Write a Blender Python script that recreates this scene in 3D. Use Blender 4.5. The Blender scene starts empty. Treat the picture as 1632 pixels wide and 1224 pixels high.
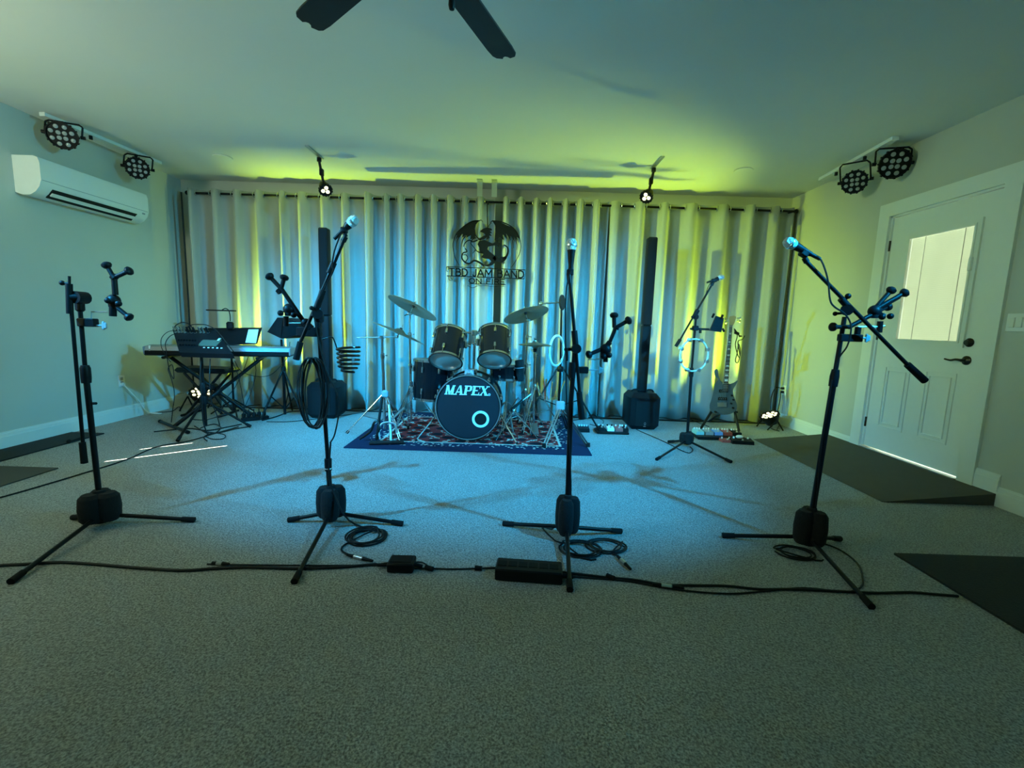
import bpy, bmesh, math, random
from mathutils import Vector, Matrix
random.seed(7)
S = bpy.context.scene
C = S.collection
PI = math.pi
V = Vector

# ------------------------------------------------------------------ camera
W_PX, H_PX, F_PX = 1632, 1224, 720.0
YAW, PITCH, ROLL, CAM_Z = -0.001, -0.133, 0.031, 1.12
_f = V((math.sin(YAW)*math.cos(PITCH), math.cos(YAW)*math.cos(PITCH), math.sin(PITCH)))
_r = V((math.cos(YAW), -math.sin(YAW), 0)); _u = _r.cross(_f)
_r2 = math.cos(ROLL)*_r + math.sin(ROLL)*_u
_u2 = -math.sin(ROLL)*_r + math.cos(ROLL)*_u
cam = bpy.data.cameras.new('camera'); camo = bpy.data.objects.new('camera', cam); C.objects.link(camo)
cam.sensor_fit = 'HORIZONTAL'; cam.sensor_width = 36.0; cam.lens = 36.0*F_PX/W_PX
cam.clip_start = 0.02
m = Matrix((( _r2.x,_u2.x,-_f.x,0),(_r2.y,_u2.y,-_f.y,0),(_r2.z,_u2.z,-_f.z,CAM_Z),(0,0,0,1)))
camo.matrix_world = m
S.camera = camo
def ray(x, y): return _f + _r2*((x-816)/F_PX) - _u2*((y-612)/F_PX)
def P(x, y, Y):                      # point of the place seen at x, y that stands Y metres in
    d = ray(x, y); t = Y/d.y
    return V((d.x*t, Y, CAM_Z+d.z*t))
def FL(x, y, z=0.0):                 # point of the place on the floor (or height z)
    d = ray(x, y); t = (z-CAM_Z)/d.z
    return V((d.x*t, d.y*t, z))
def WX(x, y, X):
    d = ray(x, y); t = X/d.x
    return V((X, d.y*t, CAM_Z+d.z*t))
XL, XR, YB, YF, ZC = -4.06, 3.29, 5.68, -2.6, 2.71

# ------------------------------------------------------------------ world, sun, lights, exposure
S.view_settings.view_transform = 'Standard'; S.view_settings.look = 'None'
S.view_settings.exposure = -0.13; S.view_settings.gamma = 1.0
try: S.view_settings.use_curve_mapping = False
except Exception: pass
w = bpy.data.worlds.new('daylight'); S.world = w; w.use_nodes = True
w.node_tree.nodes['Background'].inputs[0].default_value = (0.82, 1.0, 0.74, 1)
w.node_tree.nodes['Background'].inputs[1].default_value = 10.0
def lamp(kind, name, loc, energy, color, target=None, **kw):
    l = bpy.data.lights.new(name, kind); l.energy = energy; l.color = color
    for k, v in kw.items(): setattr(l, k, v)
    o = bpy.data.objects.new(name, l); o.location = loc; C.objects.link(o)
    if target is not None:
        o.rotation_euler = (V(target)-V(loc)).to_track_quat('-Z', 'Y').to_euler()
    return o
SUN_DIR = V((0.755, 0.655, -0.72))
lamp('SUN', 'sun', (-8, -6, 8), 70, (1, 0.95, 0.8), target=V((-8, -6, 8))+SUN_DIR, angle=0.004)
BLUE = (0.010, 0.47, 1.0); LIME = (0.64, 1.0, 0.04)
# blue stage lamps hung left and right of the camera on the drums, plus an added fill pair for blue on the curtain
lamp('SPOT', 'blue_stage_left', (-2.95, 1.25, 2.5), 1350, BLUE, target=(-0.15, 4.30, 0.25), spot_size=1.10, spot_blend=1.0, shadow_soft_size=0.03)
lamp('SPOT', 'blue_stage_right', (2.5, 1.1, 2.5), 1350, BLUE, target=(-0.55, 4.30, 0.25), spot_size=1.10, spot_blend=1.0, shadow_soft_size=0.03)
lamp('SPOT', 'blue_curtain_fill_left', (-2.85, 1.25, 2.5), 1900, BLUE, target=(-1.7, 5.5, 0.55), spot_size=0.84, spot_blend=1.0, shadow_soft_size=0.03)
lamp('SPOT', 'blue_curtain_fill_right', (2.4, 1.1, 2.5), 1500, BLUE, target=(0.6, 5.5, 0.50), spot_size=0.78, spot_blend=1.0, shadow_soft_size=0.03)
# lime spots added short of the side bars, raking the far curtain folds
lamp('SPOT', 'lime_rake_left', (-3.72, 2.9, 2.38), 1500, LIME, target=(1.55, 5.5, 1.25), spot_size=0.62, spot_blend=1.0, shadow_soft_size=0.03)
lamp('SPOT', 'lime_rake_right', (2.95, 2.9, 2.38), 520, LIME, target=(-1.3, 5.5, 1.35), spot_size=0.60, spot_blend=1.0, shadow_soft_size=0.03)
# lime light from the two cans on the floor, thrown up and across the curtain
lamp('SPOT', 'lime_floor_left', (-3.55, 5.16, 0.40), 400, LIME, target=(-1.4, 5.40, 2.45), spot_size=1.50, spot_blend=0.9, shadow_soft_size=0.03)
lamp('SPOT', 'lime_floor_right', (2.92, 5.10, 0.34), 350, LIME, target=(0.7, 5.42, 2.35), spot_size=1.45, spot_blend=0.9, shadow_soft_size=0.03)
# wide spots added to tint the side walls like stage-lamp spill
lamp('SPOT', 'teal_wall_fill', (2.5, 1.3, 2.4), 560, (0.12, 0.72, 0.95), target=(-4.0, 3.7, 1.2), spot_size=0.80, spot_blend=1.0, shadow_soft_size=0.25)
lamp('SPOT', 'green_wall_fill', (-3.0, 1.6, 2.4), 210, (0.60, 1.0, 0.36), target=(3.3, 4.6, 1.4), spot_size=0.75, spot_blend=1.0, shadow_soft_size=0.25)
# daylight from the left window, and an added teal fill behind the camera
lamp('AREA', 'window_light_left', (-3.9, 1.2, 1.9), 60, (0.84, 1.0, 0.68), target=(-3.35, 1.9, 2.7), shape='RECTANGLE', size=0.8, size_y=0.6)
lamp('AREA', 'teal_fill_back', (0.3, -2.4, 1.6), 4.5, (0.18, 1.0, 0.80), target=(0.2, 5, 1.5), shape='RECTANGLE', size=2.0, size_y=1.3)

# ------------------------------------------------------------------ materials
def mat(name, col, rough=0.5, metal=0.0, var=0.0, vscale=30.0, bump=0.0, bscale=200.0, emit=None, estr=0.0, trans=0.0, spec=None):
    mt = bpy.data.materials.new(name); mt.use_nodes = True
    nt = mt.node_tree; b = nt.nodes['Principled BSDF']
    b.inputs['Base Color'].default_value = (*col, 1); b.inputs['Roughness'].default_value = rough
    b.inputs['Metallic'].default_value = metal
    if spec is not None: b.inputs['Specular IOR Level'].default_value = spec
    tc = nt.nodes.new('ShaderNodeTexCoord')
    n = nt.nodes.new('ShaderNodeTexNoise'); n.inputs['Scale'].default_value = vscale; n.inputs['Detail'].default_value = 4
    nt.links.new(tc.outputs['Object'], n.inputs['Vector'])
    mx = nt.nodes.new('ShaderNodeMix'); mx.data_type = 'RGBA'
    v = var if var else 0.06
    mx.inputs[6].default_value = (*[c*(1-v) for c in col], 1); mx.inputs[7].default_value = (*[min(1, c*(1+v)) for c in col], 1)
    nt.links.new(n.outputs['Fac'], mx.inputs[0]); nt.links.new(mx.outputs[2], b.inputs['Base Color'])
    if bump:
        n2 = nt.nodes.new('ShaderNodeTexNoise'); n2.inputs['Scale'].default_value = bscale; n2.inputs['Detail'].default_value = 3
        nt.links.new(tc.outputs['Object'], n2.inputs['Vector'])
        bp = nt.nodes.new('ShaderNodeBump'); bp.inputs['Strength'].default_value = bump; bp.inputs['Distance'].default_value = 0.01
        nt.links.new(n2.outputs['Fac'], bp.inputs['Height']); nt.links.new(bp.outputs['Normal'], b.inputs['Normal'])
    if emit: b.inputs['Emission Color'].default_value = (*emit, 1); b.inputs['Emission Strength'].default_value = estr
    if trans: b.inputs['Transmission Weight'].default_value = trans
    return mt
M = {}
M['wall'] = mat('wall_paint', (0.56, 0.56, 0.50), 0.85, var=0.03, vscale=3, bump=0.05, bscale=250)
M['ceil'] = mat('ceiling_paint', (0.74, 0.74, 0.70), 0.9, var=0.02, vscale=2)
M['white'] = mat('white_trim_paint', (0.78, 0.79, 0.75), 0.45, var=0.02)
def carpet_mat():
    mt = mat('carpet_pile', (0.44, 0.43, 0.41), 1.0, var=0.1, vscale=120, bump=1.0, bscale=120, spec=0.1)
    nt = mt.node_tree; L = nt.links; b = nt.nodes['Principled BSDF']
    tc = nt.nodes.new('ShaderNodeTexCoord')
    n = nt.nodes.new('ShaderNodeTexNoise'); n.inputs['Scale'].default_value = 135; n.inputs['Detail'].default_value = 3; n.inputs['Roughness'].default_value = .7
    L.new(tc.outputs['Object'], n.inputs['Vector'])
    r = nt.nodes.new('ShaderNodeValToRGB'); r.color_ramp.elements[0].position = .36; r.color_ramp.elements[1].position = .66
    r.color_ramp.elements[0].color = (.21, .205, .20, 1); r.color_ramp.elements[1].color = (.60, .595, .57, 1)
    L.new(n.outputs['Fac'], r.inputs[0])
    n2 = nt.nodes.new('ShaderNodeTexNoise'); n2.inputs['Scale'].default_value = 1.7; n2.inputs['Detail'].default_value = 5
    L.new(tc.outputs['Object'], n2.inputs['Vector'])
    r2 = nt.nodes.new('ShaderNodeValToRGB'); r2.color_ramp.elements[0].position = .3; r2.color_ramp.elements[1].position = .7
    r2.color_ramp.elements[0].color = (.86, .86, .86, 1); r2.color_ramp.elements[1].color = (1, 1, 1, 1); L.new(n2.outputs['Fac'], r2.inputs[0])
    mx = nt.nodes.new('ShaderNodeMix'); mx.data_type = 'RGBA'; mx.blend_type = 'MULTIPLY'; mx.inputs[0].default_value = 1
    L.new(r.outputs[0], mx.inputs[6]); L.new(r2.outputs[0], mx.inputs[7]); L.new(mx.outputs[2], b.inputs['Base Color'])
    return mt
M['carpet'] = carpet_mat()
M['black'] = mat('black_plastic', (0.007, 0.0075, 0.009), 0.45, var=0.2, spec=0.16)
M['rubber'] = mat('black_rubber', (0.006, 0.006, 0.007), 0.75, var=0.2, spec=0.22)
M['bmetal'] = mat('black_powder_coat', (0.006, 0.0065, 0.0075), 0.36, var=0.2, vscale=80, spec=0.18)
M['foam'] = mat('black_cloth', (0.007, 0.007, 0.008), 0.95, var=0.3, bump=0.4, bscale=120)
M['chrome'] = mat('chrome', (0.62, 0.64, 0.65), 0.19, 1.0)
M['dchrome'] = mat('black_chrome', (0.10, 0.10, 0.11), 0.22, 1.0)
M['steel'] = mat('brushed_steel', (0.55, 0.56, 0.56), 0.35, 1.0, var=0.1)
M['brass'] = mat('cymbal_bronze', (0.30, 0.285, 0.23), 0.40, 0.9, var=0.15, vscale=12)
M['wplas'] = mat('white_plastic', (0.80, 0.80, 0.77), 0.4, var=0.02)
M['gplas'] = mat('grey_plastic', (0.30, 0.32, 0.34), 0.45, var=0.05)
M['cable'] = mat('cable_jacket', (0.010, 0.011, 0.012), 0.5, spec=0.22)
M['shell'] = mat('black_drum_lacquer', (0.006, 0.006, 0.008), 0.14, var=0.2)
M['head'] = mat('clear_drum_head', (0.46, 0.46, 0.42), 0.20, var=0.15, vscale=8)
M['bhead'] = mat('black_drum_head', (0.012, 0.015, 0.022), 0.45, var=0.1)
M['decal'] = mat('white_decal', (0.85, 0.87, 0.85), 0.5)
M['hole'] = mat('dark_opening', (0.003, 0.003, 0.003), 0.9)
M['sign'] = mat('black_sign_steel', (0.006, 0.006, 0.007), 0.7, spec=0.08)
M['wood'] = mat('drumstick_hickory', (0.55, 0.36, 0.18), 0.5, var=0.15, vscale=20)
M['paper'] = mat('paper_sheet', (0.85, 0.85, 0.82), 0.8)
M['fan'] = mat('dark_fan_blade', (0.018, 0.018, 0.020), 0.5, var=0.2, spec=0.22)
M['mat'] = mat('dark_door_mat', (0.014, 0.018, 0.019), 0.95, var=0.35, vscale=120, bump=0.5, bscale=150)
M['lam'] = mat('brown_ramp_vinyl', (0.062, 0.052, 0.038), 0.7, var=0.2, vscale=8)
M['led'] = mat('led_lens', (0.34, 0.36, 0.36), 0.15, var=0.05)
M['ledlit'] = mat('lit_led_lens', (0.9, 0.9, 0.7), 0.3, emit=(1.0, 0.95, 0.55), estr=2.2)
M['key'] = mat('piano_key_white', (0.82, 0.82, 0.78), 0.3)
M['lcd'] = mat('mixer_display', (0.10, 0.12, 0.09), 0.25)
M['screen'] = mat('pale_blue_pedal', (0.18, 0.35, 0.75), 0.4)
M['redp'] = mat('red_pedal', (0.45, 0.10, 0.09), 0.4)
M['tealp'] = mat('teal_pedal', (0.30, 0.60, 0.62), 0.4)
M['bassbody'] = mat('blue_grey_bass_body', (0.075, 0.105, 0.125), 0.22, var=0.45, vscale=10)
M['neckwood'] = mat('maple_neck', (0.42, 0.33, 0.20), 0.35, var=0.1)
M['fret'] = mat('dark_fretboard', (0.07, 0.045, 0.03), 0.45)
M['clear'] = mat('frosted_clear_plastic', (0.75, 0.82, 0.82), 0.35, trans=0.7)
M['grille'] = mat('microphone_mesh', (0.60, 0.62, 0.62), 0.45, 0.85, var=0.35, vscale=260, bump=0.8, bscale=300)
M['silver'] = mat('silver_keyboard_plastic', (0.24, 0.27, 0.31), 0.35, 0.3, var=0.03)
M['blades'] = mat('bronze_hardware', (0.025, 0.020, 0.016), 0.35, 0.6)

def curtain_mat():
    mt = mat('grey_blackout_curtain', (0.37, 0.38, 0.36), 0.62, var=0.03, vscale=4, bump=0.08, bscale=420)
    b = mt.node_tree.nodes['Principled BSDF']
    b.inputs['Sheen Weight'].default_value = 0.3
    return mt
M['curtain'] = curtain_mat()
def blind_mat():
    mt = bpy.data.materials.new('translucent_blind'); mt.use_nodes = True; nt = mt.node_tree
    for n in list(nt.nodes):
        if n.type == 'BSDF_PRINCIPLED': nt.nodes.remove(n)
    out = nt.nodes['Material Output']; d = nt.nodes.new('ShaderNodeBsdfDiffuse'); t = nt.nodes.new('ShaderNodeBsdfTranslucent')
    n = nt.nodes.new('ShaderNodeTexNoise'); n.inputs['Scale'].default_value = 3
    r = nt.nodes.new('ShaderNodeValToRGB'); r.color_ramp.elements[0].color = (.62, .62, .55, 1); r.color_ramp.elements[1].color = (.78, .78, .70, 1)
    nt.links.new(n.outputs['Fac'], r.inputs[0]); nt.links.new(r.outputs[0], d.inputs[0]); nt.links.new(r.outputs[0], t.inputs[0])
    mx = nt.nodes.new('ShaderNodeMixShader'); mx.inputs[0].default_value = 0.55
    nt.links.new(d.outputs[0], mx.inputs[1]); nt.links.new(t.outputs[0], mx.inputs[2]); nt.links.new(mx.outputs[0], out.inputs[0])
    return mt
M['blind'] = blind_mat()
def glass_mat():
    mt = bpy.data.materials.new('window_glass'); mt.use_nodes = True; nt = mt.node_tree
    out = nt.nodes['Material Output']
    for n in list(nt.nodes):
        if n.type == 'BSDF_PRINCIPLED': nt.nodes.remove(n)
    t = nt.nodes.new('ShaderNodeBsdfTransparent'); g = nt.nodes.new('ShaderNodeBsdfGlossy'); g.inputs['Roughness'].default_value = 0.02
    n = nt.nodes.new('ShaderNodeTexNoise'); f = nt.nodes.new('ShaderNodeFresnel'); f.inputs[0].default_value = 1.45
    mx = nt.nodes.new('ShaderNodeMixShader'); nt.links.new(f.outputs[0], mx.inputs[0]); nt.links.new(t.outputs[0], mx.inputs[1]); nt.links.new(g.outputs[0], mx.inputs[2])
    nt.links.new(mx.outputs[0], out.inputs[0]); return mt
M['glass'] = glass_mat()
def rug_mat():
    mt = bpy.data.materials.new('patterned_oriental_rug'); mt.use_nodes = True; nt = mt.node_tree; L = nt.links
    b = nt.nodes['Principled BSDF']; b.inputs['Roughness'].default_value = 0.95; b.inputs['Specular IOR Level'].default_value = 0.1
    tc = nt.nodes.new('ShaderNodeTexCoord'); sp = nt.nodes.new('ShaderNodeSeparateXYZ'); L.new(tc.outputs['Object'], sp.inputs[0])
    def math_(op, a, bb=None, c=None):
        n = nt.nodes.new('ShaderNodeMath'); n.operation = op
        for i, v in enumerate((a, bb, c)):
            if v is None: continue
            if isinstance(v, (int, float)): n.inputs[i].default_value = v
            else: L.new(v, n.inputs[i])
        return n.outputs[0]
    X, Y = sp.outputs[0], sp.outputs[1]
    nd = nt.nodes.new('ShaderNodeTexNoise'); nd.inputs['Scale'].default_value = 5; L.new(tc.outputs['Object'], nd.inputs['Vector'])
    XD = math_('ADD', X, math_('MULTIPLY', math_('SUBTRACT', nd.outputs['Fac'], .5), .16))
    # object origin = rug centre, half sizes HX HY
    HX, HY = 1.08, 0.80
    ex = math_('SUBTRACT', HX, math_('ABSOLUTE', X)); ey = math_('SUBTRACT', HY, math_('ABSOLUTE', Y))
    e = math_('MINIMUM', ex, ey)
    nz = nt.nodes.new('ShaderNodeTexNoise'); nz.inputs['Scale'].default_value = 26; L.new(tc.outputs['Object'], nz.inputs['Vector'])
    # lattice of lozenges
    sx = math_('SINE', math_('MULTIPLY', math_('ADD', XD, Y), 13.0)); sy = math_('SINE', math_('MULTIPLY', math_('SUBTRACT', XD, Y), 13.0))
    lat = math_('ABSOLUTE', math_('MULTIPLY', sx, sy))
    vo = nt.nodes.new('ShaderNodeTexVoronoi'); vo.inputs['Scale'].default_value = 24; L.new(tc.outputs['Object'], vo.inputs['Vector'])
    crm = math_('LESS_THAN', math_('ADD', lat, math_('MULTIPLY', vo.outputs['Distance'], 0.9)), 0.52)
    crm2 = math_('LESS_THAN', vo.outputs['Distance'], 0.22)
    core = math_('GREATER_THAN', lat, 0.62)
    field = math_('GREATER_THAN', e, 0.26)
    band = math_('MULTIPLY', math_('GREATER_THAN', e, 0.125), math_('LESS_THAN', e, 0.24))
    fr = math_('MULTIPLY', math_('FRACT', math_('MULTIPLY', math_('ADD', X, Y), 9)), 1.0)
    bandm = math_('MULTIPLY', band, math_('GREATER_THAN', math_('ADD', math_('MULTIPLY', vo.outputs['Distance'], 1.0), math_('MULTIPLY', nz.outputs['Fac'], 0.5)), 0.62))
    bandm = math_('MULTIPLY', band, math_('LESS_THAN', vo.outputs['Distance'], 0.30))
    line = math_('MULTIPLY', math_('GREATER_THAN', e, 0.24), math_('LESS_THAN', e, 0.262))
    def mix(f, a, c):
        n = nt.nodes.new('ShaderNodeMix'); n.data_type = 'RGBA'; L.new(f, n.inputs[0])
        for i, v in ((6, a), (7, c)):
            if isinstance(v, tuple): n.inputs[i].default_value = (*v, 1)
            else: L.new(v, n.inputs[i])
        return n.outputs[2]
    navy, red, cream, dark = (0.018, 0.024, 0.055), (0.30, 0.030, 0.028), (0.55, 0.52, 0.44), (0.02, 0.012, 0.018)
    f1 = mix(crm, red, cream); f2 = mix(core, f1, dark); f3 = mix(math_('MULTIPLY', crm2, math_('SUBTRACT', 1.0, core)), f2, navy)
    c = mix(field, navy, f3); c = mix(bandm, c, cream); c = mix(line, c, cream)
    L.new(c, b.inputs['Base Color'])
    bp = nt.nodes.new('ShaderNodeBump'); bp.inputs['Strength'].default_value = 0.4; L.new(nz.outputs['Fac'], bp.inputs['Height']); L.new(bp.outputs['Normal'], b.inputs['Normal'])
    return mt
M['rug'] = rug_mat()

# ------------------------------------------------------------------ mesh helpers
def frame(d, up=None):
    d = V(d).normalized(); up = V(up) if up is not None else (V((0, 0, 1)) if abs(d.z) < 0.95 else V((0, 1, 0)))
    x = up.cross(d).normalized(); y = d.cross(x).normalized()
    return x, y, d
class MB:
    def __init__(s): s.bm = bmesh.new()
    def quadbox(s, pts):             # eight corners: bottom 4, top 4
        v = [s.bm.verts.new(V(p)) for p in pts]
        for f in ((3,2,1,0),(4,5,6,7),(0,1,5,4),(1,2,6,5),(2,3,7,6),(3,0,4,7)): s.bm.faces.new([v[i] for i in f])
        return s
    def box(s, c, size, x=(1,0,0), y=(0,1,0), bev=0.0):
        c = V(c); x = V(x).normalized(); z = x.cross(V(y)).normalized(); y = z.cross(x)
        hx, hy, hz = [k/2 for k in size]
        if bev > 0:                   # chamfered box: rounded in its xy outline and at the top and bottom rim
            b = min(bev, hx*.98, hy*.98, hz*.98); rings = []
            for zz, ins in ((-hz, b), (-hz+b, 0), (hz-b, 0), (hz, b)):
                rg = []
                for sx, sy, a0 in ((1,1,0),(-1,1,PI/2),(-1,-1,PI),(1,-1,1.5*PI)):
                    for k in range(3):
                        a = a0+k*PI/4; rr = b*0.999
                        rg.append(s.bm.verts.new(c+x*(sx*(hx-b)+math.cos(a)*(rr-ins*.98 if ins else rr))+y*(sy*(hy-b)+math.sin(a)*(rr-ins*.98 if ins else rr))+z*zz))
                rings.append(rg)
            n = 12
            for i in range(3):
                for j in range(n): s.bm.faces.new((rings[i][j], rings[i][(j+1)%n], rings[i+1][(j+1)%n], rings[i+1][j]))
            s.bm.faces.new(rings[0][::-1]); s.bm.faces.new(rings[3]); return s
        s.quadbox([c+x*a*hx+y*b*hy+z*d*hz for d in (-1,1) for a, b in ((-1,-1),(1,-1),(1,1),(-1,1))]); return s
    def bb(s, a, b, bev=0.0):
        a, b = V(a), V(b); return s.box((a+b)/2, [abs(b[i]-a[i]) for i in range(3)], bev=bev)
    def tube(s, a, b, r, r2=None, n=12):
        a, b = V(a), V(b); r2 = r if r2 is None else r2; x, y, d = frame(b-a)
        A = [s.bm.verts.new(a+(x*math.cos(t)+y*math.sin(t))*r) for t in [2*PI*i/n for i in range(n)]]
        B = [s.bm.verts.new(b+(x*math.cos(t)+y*math.sin(t))*r2) for t in [2*PI*i/n for i in range(n)]]
        for i in range(n): s.bm.faces.new((A[i], A[(i+1)%n], B[(i+1)%n], B[i]))
        s.bm.faces.new(A[::-1]); s.bm.faces.new(B); return s
    def sweep(s, pts, r, n=8, closed=False, smooth=0):
        pts = [V(p) for p in pts]
        if smooth: pts = catmull(pts, smooth, closed)
        N = len(pts); rings = []; x = None
        for i, p in enumerate(pts):
            if closed: d = pts[(i+1)%N]-pts[i-1]
            else: d = pts[min(i+1, N-1)]-pts[max(i-1, 0)]
            if d.length < 1e-9: d = V((1,0,0))
            d.normalize()
            if x is None: x, y, _ = frame(d)
            else:
                x = x-d*x.dot(d)
                if x.length < 1e-6: x, y, _ = frame(d)
                x.normalize(); y = d.cross(x)
            rr = r(i/(N-1)) if callable(r) else r
            rings.append([s.bm.verts.new(p+(x*math.cos(t)+y*math.sin(t))*rr) for t in [2*PI*k/n for k in range(n)]])
        for i in range(N if closed else N-1):
            a, b = rings[i], rings[(i+1)%N]
            if closed and i == N-1:   # match the seam
                k0 = min(range(n), key=lambda k: (a[0].co-b[k].co).length); b = b[k0:]+b[:k0]
            for k in range(n): s.bm.faces.new((a[k], a[(k+1)%n], b[(k+1)%n], b[k]))
        if not closed: s.bm.faces.new(rings[0][::-1]); s.bm.faces.new(rings[-1])
        return s
    def lathe(s, prof, base, axis=(0,0,1), n=24, up=None, closed=False):   # prof = (radius, height) pairs
        base = V(base); x, y, d = frame(axis, up); rings = []
        for r, h in prof:
            if r < 1e-5: rings.append([s.bm.verts.new(base+d*h)])
            else: rings.append([s.bm.verts.new(base+d*h+(x*math.cos(t)+y*math.sin(t))*r) for t in [2*PI*k/n for k in range(n)]])
        seq = list(zip(rings, rings[1:]))+([(rings[-1], rings[0])] if closed else [])
        for a, b in seq:
            for k in range(n):
                if len(a) == 1 and len(b) == 1: continue
                if len(a) == 1: s.bm.faces.new((a[0], b[(k+1)%n], b[k]))
                elif len(b) == 1: s.bm.faces.new((a[k], a[(k+1)%n], b[0]))
                else: s.bm.faces.new((a[k], a[(k+1)%n], b[(k+1)%n], b[k]))
        return s
    def ball(s, c, r, sc=(1,1,1), axis=(0,0,1), n=16, m=8):
        c = V(c); x, y, d = frame(axis); rings = []
        for i in range(m+1):
            t = PI*i/m; rr = r*math.sin(t); h = -r*math.cos(t)
            if i in (0, m): rings.append([s.bm.verts.new(c+d*h*sc[2])])
            else: rings.append([s.bm.verts.new(c+d*h*sc[2]+x*math.cos(q)*rr*sc[0]+y*math.sin(q)*rr*sc[1]) for q in [2*PI*k/n for k in range(n)]])
        for a, b in zip(rings, rings[1:]):
            for k in range(n):
                if len(a) == 1: s.bm.faces.new((a[0], b[(k+1)%n], b[k]))
                elif len(b) == 1: s.bm.faces.new((a[k], a[(k+1)%n], b[0]))
                else: s.bm.faces.new((a[k], a[(k+1)%n], b[(k+1)%n], b[k]))
        return s
    def torus(s, c, R, r, axis=(0,0,1), n=32, m=8, sx=1, sy=1, up=None):
        x, y, d = frame(axis, up); c = V(c)
        return s.sweep([c+x*math.cos(t)*R*sx+y*math.sin(t)*R*sy for t in [2*PI*k/n for k in range(n)]], r, n=m, closed=True)
    def plate(s, pts2, o, ex, ey, th):   # polygon in a plane given thickness
        o, ex, ey = V(o), V(ex), V(ey); nn = ex.cross(ey).normalized()
        A = [s.bm.verts.new(o+ex*a+ey*b-nn*th/2) for a, b in pts2]; B = [s.bm.verts.new(o+ex*a+ey*b+nn*th/2) for a, b in pts2]
        n = len(A); s.bm.faces.new(A[::-1]); s.bm.faces.new(B)
        for i in range(n): s.bm.faces.new((A[i], A[(i+1)%n], B[(i+1)%n], B[i]))
        return s
    def build(s, name, material, parent=None, smooth=True, origin=None, angle=35):
        bmesh.ops.recalc_face_normals(s.bm, faces=s.bm.faces)
        off = V((0,0,0))
        if parent is not None:
            p = parent; off = V((0,0,0))
            while p is not None: off += p.location; p = p.parent
        elif origin is not None: off = V(origin)
        else:
            zs = [v.co for v in s.bm.verts]; lo = [min(c[i] for c in zs) for i in range(3)]; hi = [max(c[i] for c in zs) for i in range(3)]
            off = V(((lo[0]+hi[0])/2, (lo[1]+hi[1])/2, lo[2]))
        bmesh.ops.translate(s.bm, verts=s.bm.verts, vec=-off)
        big = [f for f in s.bm.faces if len(f.verts) > 4]
        if big: bmesh.ops.triangulate(s.bm, faces=big)
        me = bpy.data.meshes.new(name); s.bm.to_mesh(me); s.bm.free()
        me.materials.append(M[material] if isinstance(material, str) else material)
        o = bpy.data.objects.new(name, me); C.objects.link(o)
        if parent is not None: o.parent = parent
        else: o.location = off
        if smooth:
            me.shade_smooth()
            try: me.set_sharp_from_angle(angle=math.radians(angle))
            except Exception: pass
        return o
def catmull(pts, k, closed=False):
    out = []; N = len(pts)
    rng = range(N) if closed else range(N-1)
    for i in rng:
        if closed: p0, p1, p2, p3 = pts[i-1], pts[i], pts[(i+1)%N], pts[(i+2)%N]
        else: p0, p1, p2, p3 = pts[max(i-1,0)], pts[i], pts[i+1], pts[min(i+2,N-1)]
        for j in range(k):
            t = j/k
            out.append(0.5*((2*p1)+(-p0+p2)*t+(2*p0-5*p1+4*p2-p3)*t*t+(-p0+3*p1-3*p2+p3)*t**3))
    if not closed: out.append(pts[-1])
    return out
def thing(name, label, cat, loc=(0,0,0), group=None):
    o = bpy.data.objects.new(name, None); C.objects.link(o); o.location = loc; o.empty_display_size = 0.05
    o['label'] = label; o['category'] = cat
    if group: o['group'] = group
    return o
def tag(o, label, cat, group=None, kind=None):
    o['label'] = label; o['category'] = cat
    if group: o['group'] = group
    if kind: o['kind'] = kind
    return o
def struct(mb, name, material, parent=None, **kw):
    o = mb.build(name, material, parent, **kw)
    if parent is None: o['kind'] = 'structure'
    return o
def text_mesh(txt, size, depth, name, material, parent, loc, ex, ey, shear=0, offset=0, xs=1.0, spacing=1.0):
    cu = bpy.data.curves.new('letters', 'FONT'); cu.body = txt; cu.size = size; cu.extrude = depth; cu.shear = shear; cu.offset = offset
    cu.align_x = 'CENTER'; cu.align_y = 'CENTER'; cu.space_character = spacing
    to = bpy.data.objects.new('letters', cu); C.objects.link(to)
    bpy.context.view_layer.update()
    dg = bpy.context.evaluated_depsgraph_get()
    me = bpy.data.meshes.new_from_object(to.evaluated_get(dg)); bpy.data.objects.remove(to)
    ex, ey = V(ex).normalized(), V(ey).normalized(); ez = ex.cross(ey)
    mw = Matrix(((ex.x*xs, ey.x, ez.x, loc[0]), (ex.y*xs, ey.y, ez.y, loc[1]), (ex.z*xs, ey.z, ez.z, loc[2]), (0,0,0,1)))
    me.transform(mw); off = V((0,0,0)); p = parent
    while p is not None: off += p.location; p = p.parent
    me.transform(Matrix.Translation(-off)); me.materials.clear(); me.materials.append(M[material]); me.name = name
    o = bpy.data.objects.new(name, me); C.objects.link(o); o.parent = parent
    return o

# ------------------------------------------------------------------ the room
struct(MB().bb((XL-.15, YF-.15, -.12), (XR+.15, YB+.15, 0)), 'floor', 'carpet', smooth=False)
struct(MB().bb((XL-.15, YF-.15, ZC), (XR+.15, YB+.15, ZC+.12)), 'ceiling', 'ceil', smooth=False)
struct(MB().bb((XL-.15, YB, 0), (XR+.15, YB+.15, ZC)), 'wall_back', 'wall', smooth=False)
struct(MB().bb((XL-.15, YF-.15, 0), (XR+.15, YF, ZC)), 'wall_front', 'wall', smooth=False)
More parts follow.
